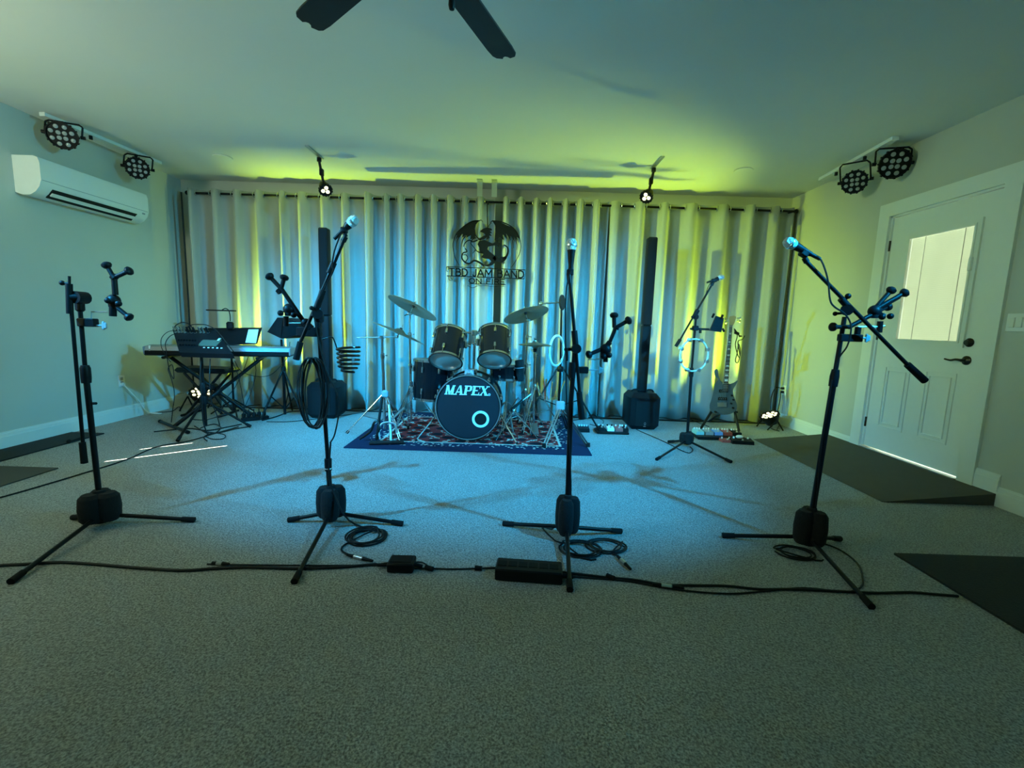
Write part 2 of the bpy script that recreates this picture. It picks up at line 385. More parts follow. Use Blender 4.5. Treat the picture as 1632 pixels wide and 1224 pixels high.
# left wall with two thin gaps of daylight beside a drawn shade (out of view, they throw the sun streaks)
lw = MB()
g1 = (2.355, 2.385, 0.98, 1.56); g2 = (2.695, 2.72, 0.97, 1.24)
x0, x1 = XL-.15, XL
ys = [YF, 2.30, 2.78, YB]
lw.bb((x0, YF, 0), (x1, 2.05, ZC)); lw.bb((x0, 2.78, 0), (x1, YB, ZC))
lw.bb((x0, 2.05, 0), (x1, 2.78, .90)); lw.bb((x0, 2.05, 1.90), (x1, 2.78, ZC))
struct(lw, 'wall_left', 'wall', smooth=False)
sw = MB(); xs0, xs1 = XL-.02, XL-.005
sw.bb((xs0, 2.05, .90), (xs1, g1[0], 1.90)); sw.bb((xs0, g1[0], 1.70), (xs1, 2.78, 1.90)); sw.bb((xs0, g1[1], .90), (xs1, g2[0], 1.70)); sw.bb((xs0, g2[1], .90), (xs1, 2.78, 1.70))
sw.bb((xs0, g1[0], .90), (xs1, g1[1], g1[2])); sw.bb((xs0, g1[0], g1[3]), (xs1, g1[1], 1.70))
sw.bb((xs0, g2[0], .90), (xs1, g2[1], g2[2])); sw.bb((xs0, g2[0], g2[3]), (xs1, g2[1], 1.70))
struct(sw, 'window_1', 'wplas', smooth=False)

# right wall and its door
def RW(x, y): return WX(x, y, XR)
DY0, DY1, DZ0, DZ1 = 3.225, 4.131, 0.10, 2.135       # door slab
LY0, LY1, LZ0, LZ1 = 3.37, 3.935, 1.08, 1.935        # glass opening, adjusted below
rw = MB(); X0, X1 = XR, XR+.15
rw.bb((X0, YF, 0), (X1, DY0-.02, ZC)); rw.bb((X0, DY1+.02, 0), (X1, YB, ZC))
rw.bb((X0, DY0-.02, DZ1+.02), (X1, DY1+.02, ZC)); rw.bb((X0, DY0-.02, 0), (X1, DY1+.02, DZ0-.01))
struct(rw, 'wall_right', 'wall', smooth=False)
door = thing('door_1', '', '', (XR, (DY0+DY1)/2, DZ0))
for k in ('label', 'category'): del door[k]
door['kind'] = 'structure'
db = MB(); DX0, DX1 = XR+.012, XR+.056
db.bb((DX0, DY0, DZ0), (DX1, LY0, DZ1)); db.bb((DX0, LY1, DZ0), (DX1, DY1, DZ1))
db.bb((DX0, LY0, DZ0), (DX1, LY1, LZ0)); db.bb((DX0, LY0, LZ1), (DX1, LY1, DZ1))
db.build('door_slab', 'white', door, smooth=False)
def ring_frame(mb, X, y0, y1, z0, z1, wd, th):
    mb.bb((X-th, y0-wd, z0-wd), (X, y0, z1+wd)); mb.bb((X-th, y1, z0-wd), (X, y1+wd, z1+wd))
    mb.bb((X-th, y0, z0-wd), (X, y1, z0)); mb.bb((X-th, y0, z1), (X, y1, z1+wd)); return mb
gf = MB(); ring_frame(gf, DX0, LY0, LY1, LZ0, LZ1, .035, .014); ring_frame(gf, DX0, LY0+.012, LY1-.012, LZ0+.012, LZ1-.012, .014, .020)
gfo = gf.build('glass_frame', 'white', door, smooth=False)
MB().bb((DX1-.006, LY0, LZ0), (DX1-.002, LY1, LZ1)).build('pane', 'glass', door, smooth=False)
bl = MB(); nz = 58; LW = LY1-LY0
for i in range(nz):
    z = LZ0+.010+(LZ1-LZ0-.026)*i/(nz-1)
    for f0, f1 in ((0, .2), (.2, .78), (.78, 1)):
        ya, yb = LY0+LW*f0+.003, LY0+LW*f1-.0045
        bl.quadbox([(DX0+.014, ya, z-.0085), (DX0+.016, ya, z-.0085), (DX0+.016, yb, z-.0085), (DX0+.014, yb, z-.0085),
                (DX0+.018, ya, z+.0075), (DX0+.020, ya, z+.0075), (DX0+.020, yb, z+.0075), (DX0+.018, yb, z+.0075)])
bo = bl.build('blind', 'blind', door, smooth=False)
MB().bb((DX0+.010, LY0+.004, LZ0+.0005), (DX0+.024, LY1-.004, LZ0+.004)).build('bottom_rail', 'wplas', bo, smooth=False)
MB().bb((DX0-.03, LY0+.0-.012, 1.60), (DX0-.004, LY0+.012, 1.70), bev=.005).build('blind_slider', 'wplas', door)
for (a, b) in ((DY0+.14, DY0+.37), (DY1-.37, DY1-.14)):
    pn = MB(); ring_frame(pn, DX0, a, b, DZ0+.22, DZ0+.74, .012, .008); ring_frame(pn, DX0, a+.03, b-.03, DZ0+.25, DZ0+.71, .006, .010)
    pn.build('raised_panel', 'white', door, smooth=False)
kx = DX0
MB().lathe([(0, 0), (.032, 0), (.032, .008), (.026, .014), (.018, .02), (.018, .03), (0, .032)], (kx, DY0+.075, 1.085), (-1, 0, 0)).build('deadbolt', 'blades', door)
hd = MB().lathe([(0, 0), (.033, 0), (.033, .008), (.024, .014), (.012, .02), (.011, .045), (0, .047)], (kx, DY0+.075, .955), (-1, 0, 0))
hd.sweep([(kx-.042, DY0+.075, .955), (kx-.05, DY0+.11, .958), (kx-.05, DY0+.15, .950), (kx-.05, DY0+.195, .956)], lambda t: .010-.004*t, smooth=5)
hd.build('door_handle', 'blades', door)
for z in (DZ0+.22, DZ0+1.02, DZ0+1.80):
    MB().tube((DX0-.006, DY1+.008, z-.045), (DX0-.006, DY1+.008, z+.045), .008).build('hinge', 'blades', door)
tr = MB(); jw = .115
tr.bb((XR-.022, DY0-.02-jw, 0.02), (XR, DY0-.02, DZ1+.02+jw)); tr.bb((XR-.022, DY1+.02, 0.02), (XR, DY1+.02+jw, DZ1+.02+jw))
tr.bb((XR-.022, DY0-.02, DZ1+.02), (XR, DY1+.02, DZ1+.02+jw))
tr.bb((XR-.0, DY0-.02, DZ0), (XR+.07, DY0-.003, DZ1+.02)); tr.bb((XR-.0, DY1+.003, DZ0), (XR+.07, DY1+.02, DZ1+.02)); tr.bb((XR, DY0-.02, DZ1+.004), (XR+.07, DY1+.02, DZ1+.02))
struct(tr, 'trim_1', 'white', smooth=False)
struct(MB().bb((XR-.035, DY0-.01, DZ0-.035), (XR+.10, DY1+.01, DZ0-.008)), 'trim_2', 'steel', smooth=False)
def baseboard(name, a, b, nrm, z0=0.0, h=.135):
    a, b, nrm = V(a), V(b), V(nrm); mb = MB()
    for z1, z2, t in ((0, h*.72, .016), (h*.72, h*.9, .012), (h*.9, h, .007)):
        mb.quadbox([a+V((0,0,z0+z1)), b+V((0,0,z0+z1)), b+nrm*t+V((0,0,z0+z1)), a+nrm*t+V((0,0,z0+z1)),
                    a+V((0,0,z0+z2)), b+V((0,0,z0+z2)), b+nrm*t+V((0,0,z0+z2)), a+nrm*t+V((0,0,z0+z2))])
    return struct(mb, name, 'white', smooth=False)
baseboard('baseboard_left', (XL, YF, 0), (XL, YB, 0), (1,0,0))
baseboard('baseboard_back', (XL, YB, 0), (XR, YB, 0), (0,-1,0))
baseboard('baseboard_right', (XR, DY1+.02+jw, 0), (XR, YB, 0), (-1,0,0))
baseboard('baseboard_right_near', (XR, 2.93, 0.08), (XR, DY0-.02-jw, 0.08), (-1,0,0))
baseboard('baseboard_right_front', (XR, YF, 0), (XR, 2.93, 0), (-1,0,0))
# wedge ramp up to the door
rp = MB(); ry0, ry1 = 2.93, 4.60
v = [rp.bm.verts.new(p) for p in ((2.52, ry0, .004), (XR-.017, ry0, .004), (XR-.017, ry0, .085), (2.52, ry1, .004), (XR-.017, ry1, .004), (XR-.017, ry1, .085))]
for f in ((0,1,2),(5,4,3),(0,2,5,3),(1,4,5,2),(0,3,4,1)): rp.bm.faces.new([v[i] for i in f])
tag(rp.build('door_ramp', 'lam', smooth=False), 'brown wedge ramp on the carpet up to the white door', 'ramp')
def flat_mat(name, pts, label, material='mat', th=.010):
    mb = MB(); mb.plate([(p.x, p.y) for p in pts], (0,0,th/2+.001), (1,0,0), (0,1,0), th)
    return tag(mb.build(name, material, smooth=False), label, 'mat')
flat_mat('door_mat', [V((-4.03, 2.2, 0)), V((-3.73, 2.2, 0)), V((-3.73, 4.03, 0)), V((-4.03, 4.03, 0))], 'dark mat lying along the left wall behind the leftmost microphone stand')
flat_mat('door_mat', [V((-3.62, 1.3, 0)), V((-3.2, 1.3, 0)), V((-3.2, 3.08, 0)), V((-3.62, 3.08, 0))], 'grey-brown mat corner at the left edge, nearer than the dark wall mat', 'lam', .008)
flat_mat('door_mat', [V((1.99, .2, 0)), V((3.2, .2, 0)), V((3.2, 2.2, 0)), V((1.99, 2.2, 0))], 'large dark teal mat at the right edge in the foreground')
# wall plates and ceiling discs
def outlet(name, X, pos, sgn, label, w_=.075, h_=.118, double=False):
    t = thing(name, label, 'outlet' if not double else 'switch', (X, pos.y, pos.z))
    MB().box((X+sgn*.004, pos.y, pos.z), (.006, w_, h_), bev=.002).build('cover_plate', 'wplas', t)
    if double:
        for dy in (-.023, .023): MB().box((X+sgn*.010, pos.y+dy, pos.z), (.008, .032, .066), bev=.002).build('rocker', 'wplas', t)
    else:
        for dz in (-.022, .022): MB().box((X+sgn*.008, pos.y, pos.z+dz), (.004, .032, .030), bev=.001).build('socket', 'gplas', t)
    return t
outlet('wall_outlet', XL, WX(193, 607, XL), 1, 'white outlet low on the left wall with a white cord plugged in')
outlet('wall_outlet', XR, WX(1250, 622, XR), -1, 'outlet low on the right wall beside the curtain with two black plugs')
outlet('light_switch', XR, WX(1621, 514, XR), -1, 'white double rocker light switch on the wall right of the door', .118, .118, True)
for px, lab in (((355, 250), 'flat round ceiling disc above the left end of the curtain'), ((1185, 271), 'flat round ceiling disc above the right end of the curtain')):
    p = FL(px[0], px[1], ZC)
    tag(MB().lathe([(0, 0), (.085, 0), (.09, -.004), (.085, -.010), (0, -.012)], (p.x, p.y, ZC-.0005)).build('ceiling_disc', 'ceil'), lab, 'ceiling light')
for px, lab in (((765, 303), 'left of the two small clear brackets on the ceiling above the sign'), ((788, 303), 'right of the two small clear brackets on the ceiling above the sign')):
    p = P(px[0], px[1], 5.40)
    tag(MB().bb((p.x-.03, 5.37, ZC-.17), (p.x+.03, 5.375, ZC-.001)).bb((p.x-.03, 5.30, ZC-.006), (p.x+.03, 5.37, ZC-.001)).build('ceiling_bracket', 'clear', smooth=False), lab, 'bracket')

# ------------------------------------------------------------------ curtains on their rod
YR = 5.50; ZR = 2.515
xa, xb = -3.86, 3.24
rod = thing('curtain_rod', 'long black curtain rod across the back wall', 'curtain rod', (xa, YR, ZR))
MB().tube((xa, YR, ZR), (xb, YR, ZR), .013).build('rod', 'bmetal', rod)
for x in (xa, xb): MB().ball((x, YR, ZR), .026).build('finial', 'bmetal', rod)
for x in (-3.80, -.35, 3.18):
    MB().bb((x-.008, YR-.01, ZR-.018), (x+.008, YB-.001, ZR-.006)).bb((x-.02, YB-.012, ZR-.06), (x+.02, YB-.001, ZR+.04)).build('rod_bracket', 'bmetal', rod, smooth=False)
def curtain(x_start, x_end, nfold, amp, label, seed, skew):
    rnd = random.Random(seed)
    t = thing('curtain', label, 'curtain', ((x_start+x_end)/2, YR, 0.02), 'grey grommet curtains')
    # fold boundaries along the rod
    ws = [(.78 if i % 2 == 0 else 1.22)*(1+rnd.uniform(-.20, .20)) for i in range(nfold*2)]; tot = sum(ws); xs = [x_start]
    for q in ws: xs.append(xs[-1]+(x_end-x_start)*q/tot)
    amps = [amp*(1+rnd.uniform(-.25, .25)) for _ in ws]
    lean = [rnd.uniform(-.5, .5) for _ in ws]
    K = 9; NZ = 16; mb = MB(); rows = []
    zt, zb = ZR+.045, .018
    for j in range(NZ+1):
        f = j/NZ; z = zt+(zb-zt)*f; row = []
        for i in range(len(ws)):
            sg = 1 if i % 2 == 0 else -1
            for k in range(K if i < len(ws)-1 else K+1):
                u = k/K
                flare = 1+.35*f+.18*math.sin(f*3+i*1.7+seed)
                yy = sg*amps[i]*flare*(math.sin(PI*u)**(.9 if sg > 0 else .45) if 0 < u < 1 else 0)*(1.0 if sg > 0 else .75)
                xx = xs[i]+(xs[i+1]-xs[i])*(u+lean[i]*.22*math.sin(PI*u)*math.sin(PI*u)*(0.4+.6*f)) + .012*math.sin(f*4+i*2.1)*f
                row.append(mb.bm.verts.new((xx, YR-yy*1.0, z)))
        rows.append(row)
    for a, b in zip(rows, rows[1:]):
        for k in range(len(a)-1): mb.bm.faces.new((a[k], a[k+1], b[k+1], b[k]))
    o = mb.build('drape', 'curtain', t, angle=80)
    so = o.modifiers.new('cloth_thickness', 'SOLIDIFY'); so.thickness = .003
    for i in range(1, len(ws)):
        d = V((1, 0.0, 0))
        MB().torus((xs[i], YR, ZR), .029, .0065, axis=(1, .35*(1 if i % 2 else -1), 0), n=18, m=6).build('grommet', 'chrome', t)
    return t
gx1, gx2, gx3 = P(582, 400, YR).x, P(794, 400, YR).x, P(968, 400, YR).x
curtain(-3.85, gx1-.008, 8, .062, 'far left curtain, hanging behind the keyboard', 1, 0)
curtain(gx1+.008, gx2-.045, 8, .088, 'curtain with tight folds left of the hanging sign', 2, 0)
curtain(gx2+.045, gx3-.010, 7, .088, 'curtain with tight folds right of the hanging sign', 3, 0)
curtain(gx3+.010, 3.22, 7, .058, 'far right curtain, hanging behind the bass guitar', 4, 0)

# ------------------------------------------------------------------ wall air conditioner
ay0, ay1 = 3.80, 4.88; az0, az1 = 2.03, 2.335; ax = XL
ac = thing('air_conditioner', 'white mini-split air conditioner high on the left wall', 'air conditioner', (XL, (ay0+ay1)/2, az0))
def ac_prof(): return [(0, az0+.02), (0, az1), (.17, az1), (.205, az1-.012), (.218, az1-.05), (.218, az0+.12), (.20, az0+.07), (.165, az0+.03), (.12, az0+.005), (.06, az0)]
mb = MB(); prof = [(a, z) for a, z in ac_prof()]
mb.plate([(a, z) for a, z in prof], (ax+.001, (ay0+ay1)/2, 0), (1,0,0), (0,0,1), ay1-ay0)
mb.build('casing', 'wplas', ac, angle=50)
sl = MB().quadbox([(ax+.205, ay0+.10, az0+.072), (ax+.207, ay1-.14, az0+.072), (ax+.14, ay1-.14, az0+.008), (ax+.14, ay0+.10, az0+.008),
   (ax+.212, ay0+.10, az0+.069), (ax+.212, ay1-.14, az0+.069), (ax+.145, ay1-.14, az0+.003), (ax+.145, ay0+.10, az0+.003)])
sl.build('air_slot', 'hole', ac, smooth=False)
MB().quadbox([(ax+.185, ay0+.11, az0+.046), (ax+.185, ay1-.15, az0+.046), (ax+.165, ay1-.15, az0+.026), (ax+.165, ay0+.11, az0+.026),
   (ax+.195, ay0+.11, az0+.042), (ax+.195, ay1-.15, az0+.042), (ax+.172, ay1-.15, az0+.018), (ax+.172, ay0+.11, az0+.018)]).build('louver', 'wplas', ac, smooth=False)
MB().bb((ax+.2165, ay0+.01, az0+.118), (ax+.2195, ay1-.01, az0+.122)).build('panel_seam', 'gplas', ac, smooth=False)
MB().box((ax+.213, ay1-.06, az0+.092), (.006, .03, .014)).build('display_window', 'gplas', ac, smooth=False)

# ------------------------------------------------------------------ stage cans (par lights)
def led_spots(c, x, y, R):
    out = [(c+x*R*.27*math.cos(PI/4+k*PI/2)+y*R*.27*math.sin(PI/4+k*PI/2)) for k in range(4)]
    out += [(c+x*R*.68*math.cos(PI/8+k*PI/4)+y*R*.68*math.sin(PI/8+k*PI/4)) for k in range(8)]
    return out
def par_light(c, n, R, top, label, lit=False, dep=.10, floor=False, group=None, nled=12):
    c = V(c); n = V(n).normalized(); top = V(top)
    t = thing('stage_light', label, 'stage light', c, group)
    x, y, d = frame(n)
    hb = MB().lathe([(0, -dep), (R*.62, -dep), (R*.74, -dep*.8), (R*.96, -dep*.25), (R, 0), (R, .012), (R*.93, .012), (R*.92, 0), (0, 0)], c, n, n=28)
    for k in range(14):
        a = 2*PI*k/14; p = c+(x*math.cos(a)+y*math.sin(a))*R*1.0
        hb.box(p-d*.002, (.012, .012, .026), x=(x*math.cos(a)+y*math.sin(a)), y=d.cross(x*math.cos(a)+y*math.sin(a)))
    hb.build('housing', 'black', t)
    if nled == 12: sp = led_spots(c, x, y, R)
    else: sp = [c+x*R*.42*math.cos(PI/2+k*2*PI/3)+y*R*.42*math.sin(PI/2+k*2*PI/3) for k in range(3)]
    lr = R*(.155 if nled == 12 else .30)
    for p in sp: MB().lathe([(lr, .001), (lr, .006), (lr*.7, .009), (0, .010)], p, n, n=12).build('led_lens', 'ledlit' if lit else 'led', t)
    # yoke: two arms from the pivots to the mounting point
    side = x
    if not floor:
        a1 = c+side*(R+.012)-d*dep*.4; a2 = c-side*(R+.012)-d*dep*.4
        up = (top-(c-d*dep*.4)); b1 = a1+up*.85; b2 = a2+up*.85
        yk = MB(); 
        for a, b in ((a1, b1), (a2, b2)): yk.sweep([a, b], .0075, n=6)
        yk.sweep([b1, b1+(up*.15)+(b2-b1)*.1, b2+(up*.15)+(b1-b2)*.1, b2], .0075, n=6)
        yk.build('yoke', 'bmetal', t)
        for a, s_ in ((a1, 1), (a2, -1)): MB().tube(a-side*s_*.008, a+side*s_*.022, .014, n=10).build('yoke_knob', 'black', t)
        return t, d, side, a1, a2
    return t, d, side, c+side*(R+.012)-d*dep*.4, c-side*(R+.012)-d*dep*.4
def ceiling_track(a, b, label):
    a, b = V(a), V(b); d = (b-a).normalized(); t = thing('light_bar', label, 'light bar', (a+b)/2)
    MB().box((a+b)/2, ((b-a).length, .05, .028), x=d, y=(-d.y, d.x, 0)).build('rail', 'wplas', t, smooth=False)
    for f in (.35, .75): MB().tube(a+(b-a)*f-V((0,0,.012)), a+(b-a)*f-V((0,0,.045)), .014).build('clamp_screw', 'black', t)
    return t
zt_ = ZC-.016
ceiling_track((-3.90, 3.92, zt_), (-3.82, 5.05, zt_), 'white light bar on the ceiling along the left wall')
ceiling_track((3.02, 3.88, zt_), (3.12, 4.92, zt_), 'white light bar on the ceiling along the right wall')
G_ = 'twelve-lens stage lights on the ceiling bars'
def cpar(px, Y, n, R, label):
    c = P(px[0], px[1], Y); return par_light(c, n, R, (c.x, c.y+.03, ZC-.035), label, group=G_)
cpar((99, 216), 4.0, (.42, -.80, -.42), .105, 'larger-looking black stage light above the air conditioner, nearest the left edge')
cpar((219, 268), 4.75, (.50, -.78, -.30), .10, 'black stage light on the left bar, above the far end of the air conditioner')
cpar((1426, 261), 4.0, (-.25, -.90, -.34), .115, 'black stage light on the near end of the right bar, above the door')
cpar((1362, 290), 4.35, (-.62, -.66, -.42), .10, 'black stage light on the right bar, tilted left beside the nearer one')
def spot_lamp(px, Y, n, label, dx):
    c = P(px[0], px[1], Y); n = V(n).normalized(); top = V((c.x+dx, Y-.02, ZC-.02))
    t, d, side, a1, a2 = par_light(c, n, .062, top, label, lit=True, dep=.10, nled=3, floor=True)
    bk = c-n*.06; MB().tube(bk, top-V((0, 0, .03)), .013, n=10).box((bk+top)/2, (.035, .05, .07), bev=.008).tube(top-V((0, 0, .035)), top, .022, n=12).build('arm', 'black', t)
    MB().box((top.x, top.y-.10, ZC-.006), (.035, .34, .010), x=(1, 0, 0), y=(0, 1, 0)).build('mounting_strap', 'steel', t, smooth=False)
    return t
spot_lamp((519, 303), 4.75, (.45, -.55, -.70), 'small lit spot lamp under the ceiling on the left, above the curtain', -.05)
spot_lamp((1030, 314), 4.75, (-.45, -.60, -.66), 'small lit spot lamp under the ceiling on the right, above the curtain', .05)
def floor_par(base, n, R, label, z):
    base = V(base); c = base+V((0, 0, z)); n = V(n).normalized()
    t, d, side, a1, a2 = par_light(c, n, R, c, label, lit=True, floor=True, nled=12)
    for s_, a in ((1, a1), (-1, a2)):
        for q in (-.09, .09):
            f = V((a.x+d.x*q-d.x*.02, a.y+q*1.1, .006)) if abs(d.x) < .3 else V((a.x+q, a.y+.02*s_, .006))
            MB().tube(a, f, .008, n=8).build('leg', 'bmetal', t)
    return t
pl = FL(292, 660); pr = FL(1268, 682)
floor_par((-3.62, 5.18, 0), (.35, -.35, .75), .115, 'lit stage light on the floor beside the keyboard stand by the left wall', .21)
floor_par((2.98, 5.14, 0), (-.45, -.05, .9), .10, 'lit stage light on the floor beside the right wall', .16)

# ------------------------------------------------------------------ ceiling fan
FH = V((-.38, 1.72, 2.44))
fan = thing('ceiling_fan', 'dark ceiling fan whose blade tips reach into the top of the frame', 'ceiling fan', (FH.x, FH.y, FH.z))
MB().lathe([(0, .27), (.07, .27), (.075, .24), (.02, .215), (.016, .12), (.03, .11), (.10, .09), (.115, .05), (.115, -.01), (.09, -.04), (.05, -.06), (0, -.07)], FH, (0,0,1)).build('motor_housing', 'bmetal', fan)
for k in range(5):
    a = math.radians(67.5+72*k); ex = V((math.cos(a), math.sin(a), 0)); ey = V((-math.sin(a), math.cos(a), .10)).normalized()
    pts = [(.17, -.045), (.30, -.062), (.70, -.066), (.755, -.062), (.775, -.05), (.785, -.02), (.772, -.012), (.766, .0), (.772, .012), (.785, .02), (.775, .05), (.755, .062), (.70, .066), (.30, .062), (.17, .045)]
    MB().plate(pts, FH+V((0,0,-.01)), ex, ey, .008).build('blade', 'fan', fan, smooth=False)
    MB().plate([(.09, -.02), (.24, -.035), (.24, .035), (.09, .02)], FH+V((0,0,.0)), ex, ey, .006).build('blade_iron', 'bmetal', fan, smooth=False)
pc = P(720, 17, FH.y-.02)
MB().tube((pc.x, pc.y, pc.z+.05), (FH.x+.0, pc.y, FH.z-.06), .0015, n=6).build('pull_chain', 'steel', fan)
MB().lathe([(0, 0), (.009, .004), (.012, .018), (.010, .045), (.004, .055), (0, .056)], pc, (0,0,1), n=12).build('chain_pull', 'black', fan)

# ------------------------------------------------------------------ the rug
rug_c = (-.37, 4.61)
rg = MB().box((rug_c[0], rug_c[1], .006), (2.16, 1.60, .010)).build('rug', 'rug', smooth=False, origin=(rug_c[0], rug_c[1], .001))
tag(rg, 'oriental rug with red and cream pattern and dark border under the drums', 'rug')
RZ = .012

# ------------------------------------------------------------------ microphone stands and what they carry
def px(pts, Y): return [P(a, b, Y) for a, b in pts]
def weight_blob(c, R, h, parent, lobes=3, a0=.3):
    mb = MB(); c = V(c)
    for k in range(lobes):
        a = a0+2*PI*k/lobes; mb.lathe([(0, 0), (R*.42, 0), (R*.58, h*.12), (R*.62, h*.5), (R*.56, h*.88), (R*.38, h), (0, h)], c+V((math.cos(a)*R*.45, math.sin(a)*R*.45, 0)), (0,0,1), n=16)
    mb.lathe([(0, -.01), (R*.42, -.01), (R*.45, h*.5), (R*.3, h*1.08), (0, h*1.08)], c, (0,0,1), n=16)
    return mb.build('base_weight', 'foam', parent)
def stand_base(parent, c, feet, weight=.115, wh=.155, hubz=.065, a0=.3):
    c = V(c)
    hub = V((c.x, c.y, hubz)); f_ = []
    for ft in feet:
        ft = V((ft.x, ft.y, .013)); d = (ft-hub).normalized()
        leg = MB().tube(hub, ft-d*.015, .0105).build('leg', 'bmetal', parent)
        MB().tube(ft-d*.055, ft+d*.008, .0135, .0150).build('rubber_foot', 'rubber', leg)
    MB().lathe([(0, -.03), (.03, -.03), (.034, 0), (.03, .05), (.018, .075), (0, .08)], hub, (0,0,1)).build('leg_hub', 'black', parent)
    if weight: weight_blob((c.x, c.y, .035), weight, wh, parent, a0=a0)
def microphone(head, tail, Y, label, extra_tail=None, R=.026):
    h, t_ = V(head), V(tail); d = (h-t_).normalized(); L = (h-t_).length
    t = thing('microphone', label, 'microphone', t_)
    MB().lathe([(0, 0), (.0115, 0), (.012, .02), (.0145, L*.35), (.0185, L-.035), (.021, L-.02), (0, L-.018)], t_, d, n=20).build('body', 'black', t)
    MB().lathe([(.0, L-.022), (.021, L-.022), (.0245, L-.005), (.0255, L+.003), (.0235, L+.018), (.016, L+.030), (0, L+.035)], t_, d, n=24).build('grille', 'grille', t)
    MB().lathe([(.0248, L-.006), (.0268, L-.004), (.0268, L+.004), (.0248, L+.006)], t_, d, n=24, closed=True).build('collar_ring', 'steel', t)
    MB().tube(t_-d*.05, t_+d*.002, .0085, .0095).build('cable_plug', 'black', t)
    return t
def ball_knob(mb, p, q, r=.0215):           # stalk with a mushroom tip
    p, q = V(p), V(q); d = (q-p).normalized(); mb.tube(p, q, .0105, .0105, n=10)
    mb.lathe([(0, -.012), (r*.75, -.010), (r, -.002), (r, .007), (r*.6, .015), (0, .017)], q, d, n=14)
def tab_holder(label, Y, hub, arms, ball, clamp, knob, rod=None, lowarm=None, stem=None):
    """spider-shaped tablet holder: hub, arms (start,end) pixel pairs, ball joint and pole clamp"""
    c = P(*hub, Y); t = thing('tablet_holder', label, 'tablet holder', c)
    for a, b, dy in arms:
        mb = MB(); ball_knob(mb, P(*a, Y), P(b[0], b[1], Y+dy)); mb.build('grip_arm', 'black', t)
    b0 = P(*ball[0], Y+.005); MB().ball(b0, .030).lathe([(0, -.035), (.022, -.033), (.024, -.015), (.018, 0)], b0, (0,0,1), n=14).build('ball_joint', 'black', t)
    for q in ball[1:]:
        mb = MB(); q_ = P(*q, Y-.02); mb.tube(b0, b0+(q_-b0)*.7, .005, n=8).ball(q_, .015, n=12, m=6); mb.build('tightening_knob', 'black', t)
    if stem:
        mb = MB()
        for a, b, r in stem: mb.tube(P(*a, Y), P(*b, Y), r)
        mb.build('stem', 'bmetal', t)
    if rod:
        MB().sweep(px(rod, Y), .0035, n=6).build('mounting_rod', 'steel', t)
    a, b = P(*clamp[0], Y), P(*clamp[1], Y); cc = (a+b)/2
    MB().box(cc, (abs(a.x-b.x), .035, abs(a.z-b.z)), bev=.004).build('pole_clamp', 'black', t)
    if knob:
        k = P(*knob, Y); mb = MB().tube(V((cc.x, cc.y-.0, k.z)), k, .004, n=8)
        mb.box(k, (.012, .012, .042), bev=.004).box(k+V((.008 if k.x > cc.x else -.008, 0, 0)), (.018, .010, .030), bev=.004); mb.build('clamp_knob', 'gplas', t)
    return t

# -- leftmost stand: boom folded down beside the pole
Y1 = 2.27; b1 = FL(163, 838)
s1 = thing('microphone_stand', 'leftmost microphone stand, without a microphone, its boom folded down beside the pole', 'microphone stand', (b1.x, b1.y, 0))
stand_base(s1, b1, [FL(20, 930), FL(308, 832), FL(118, 828)], .088, .15, a0=.1)
colA, topA = P(136, 590, Y1), P(126, 474, Y1)
MB().tube((b1.x, b1.y, .09), colA, .0135).build('lower_pole', 'bmetal', s1)
MB().tube(colA, topA, .0100).build('upper_pole', 'bmetal', s1)
dA = (topA-colA).normalized()
MB().lathe([(0, -.045), (.020, -.045), (.022, -.02), (.022, .03), (.017, .045), (0, .045)], colA-V((0,0,.02)), dA).build('height_clutch', 'black', s1)
j = P(122, 474, Y1-.03)
MB().tube(j+V((0,.05,0)), j-V((0,.012,0)), .030).box(topA-V((0,0,.035)), (.034, .03, .07), bev=.008).tube(P(113,474,Y1-.04), P(130,474,Y1-.02), .02).build('boom_joint', 'black', s1)
bt, bb_ = P(111, 462, Y1-.045), P(133, 715, Y1-.045)
MB().tube(bt, bb_, .0085).build('boom_arm', 'bmetal', s1)
MB().tube(P(131, 705, Y1-.045), P(134.5, 738, Y1-.045), .0145, .0155).build('counterweight', 'rubber', s1)
MB().tube(P(111.5, 500, Y1-.045), P(110, 452, Y1-.045), .0145).tube(P(110.5, 452, Y1-.045), P(110.5, 440, Y1-.045), .006).tube(P(111, 452, Y1-.045), P(100, 451, Y1-.05), .005).ball(P(99, 451, Y1-.05), .012).build('boom_clutch', 'black', s1)
MB().tube(P(146, 643, Y1), P(153, 643, Y1-.01), .007).build('pole_knob', 'black', s1)
tab_holder('tablet holder on the leftmost stand, with two short arms up and one down', Y1, (183, 466),
    [((181, 442), (170, 423), .0), ((183, 442), (205, 432), .0), ((184, 488), (205, 505), 0)],
    [(181, 479), (172, 479), (189, 484)], ((126, 507), (154, 521)), (165, 519), rod=[(146, 509), (146, 497), (172, 497)],
    stem=[((182, 445), (184, 470), .013), ((180, 484), (180, 504), .016), ((180, 440), (184, 444), .017)])

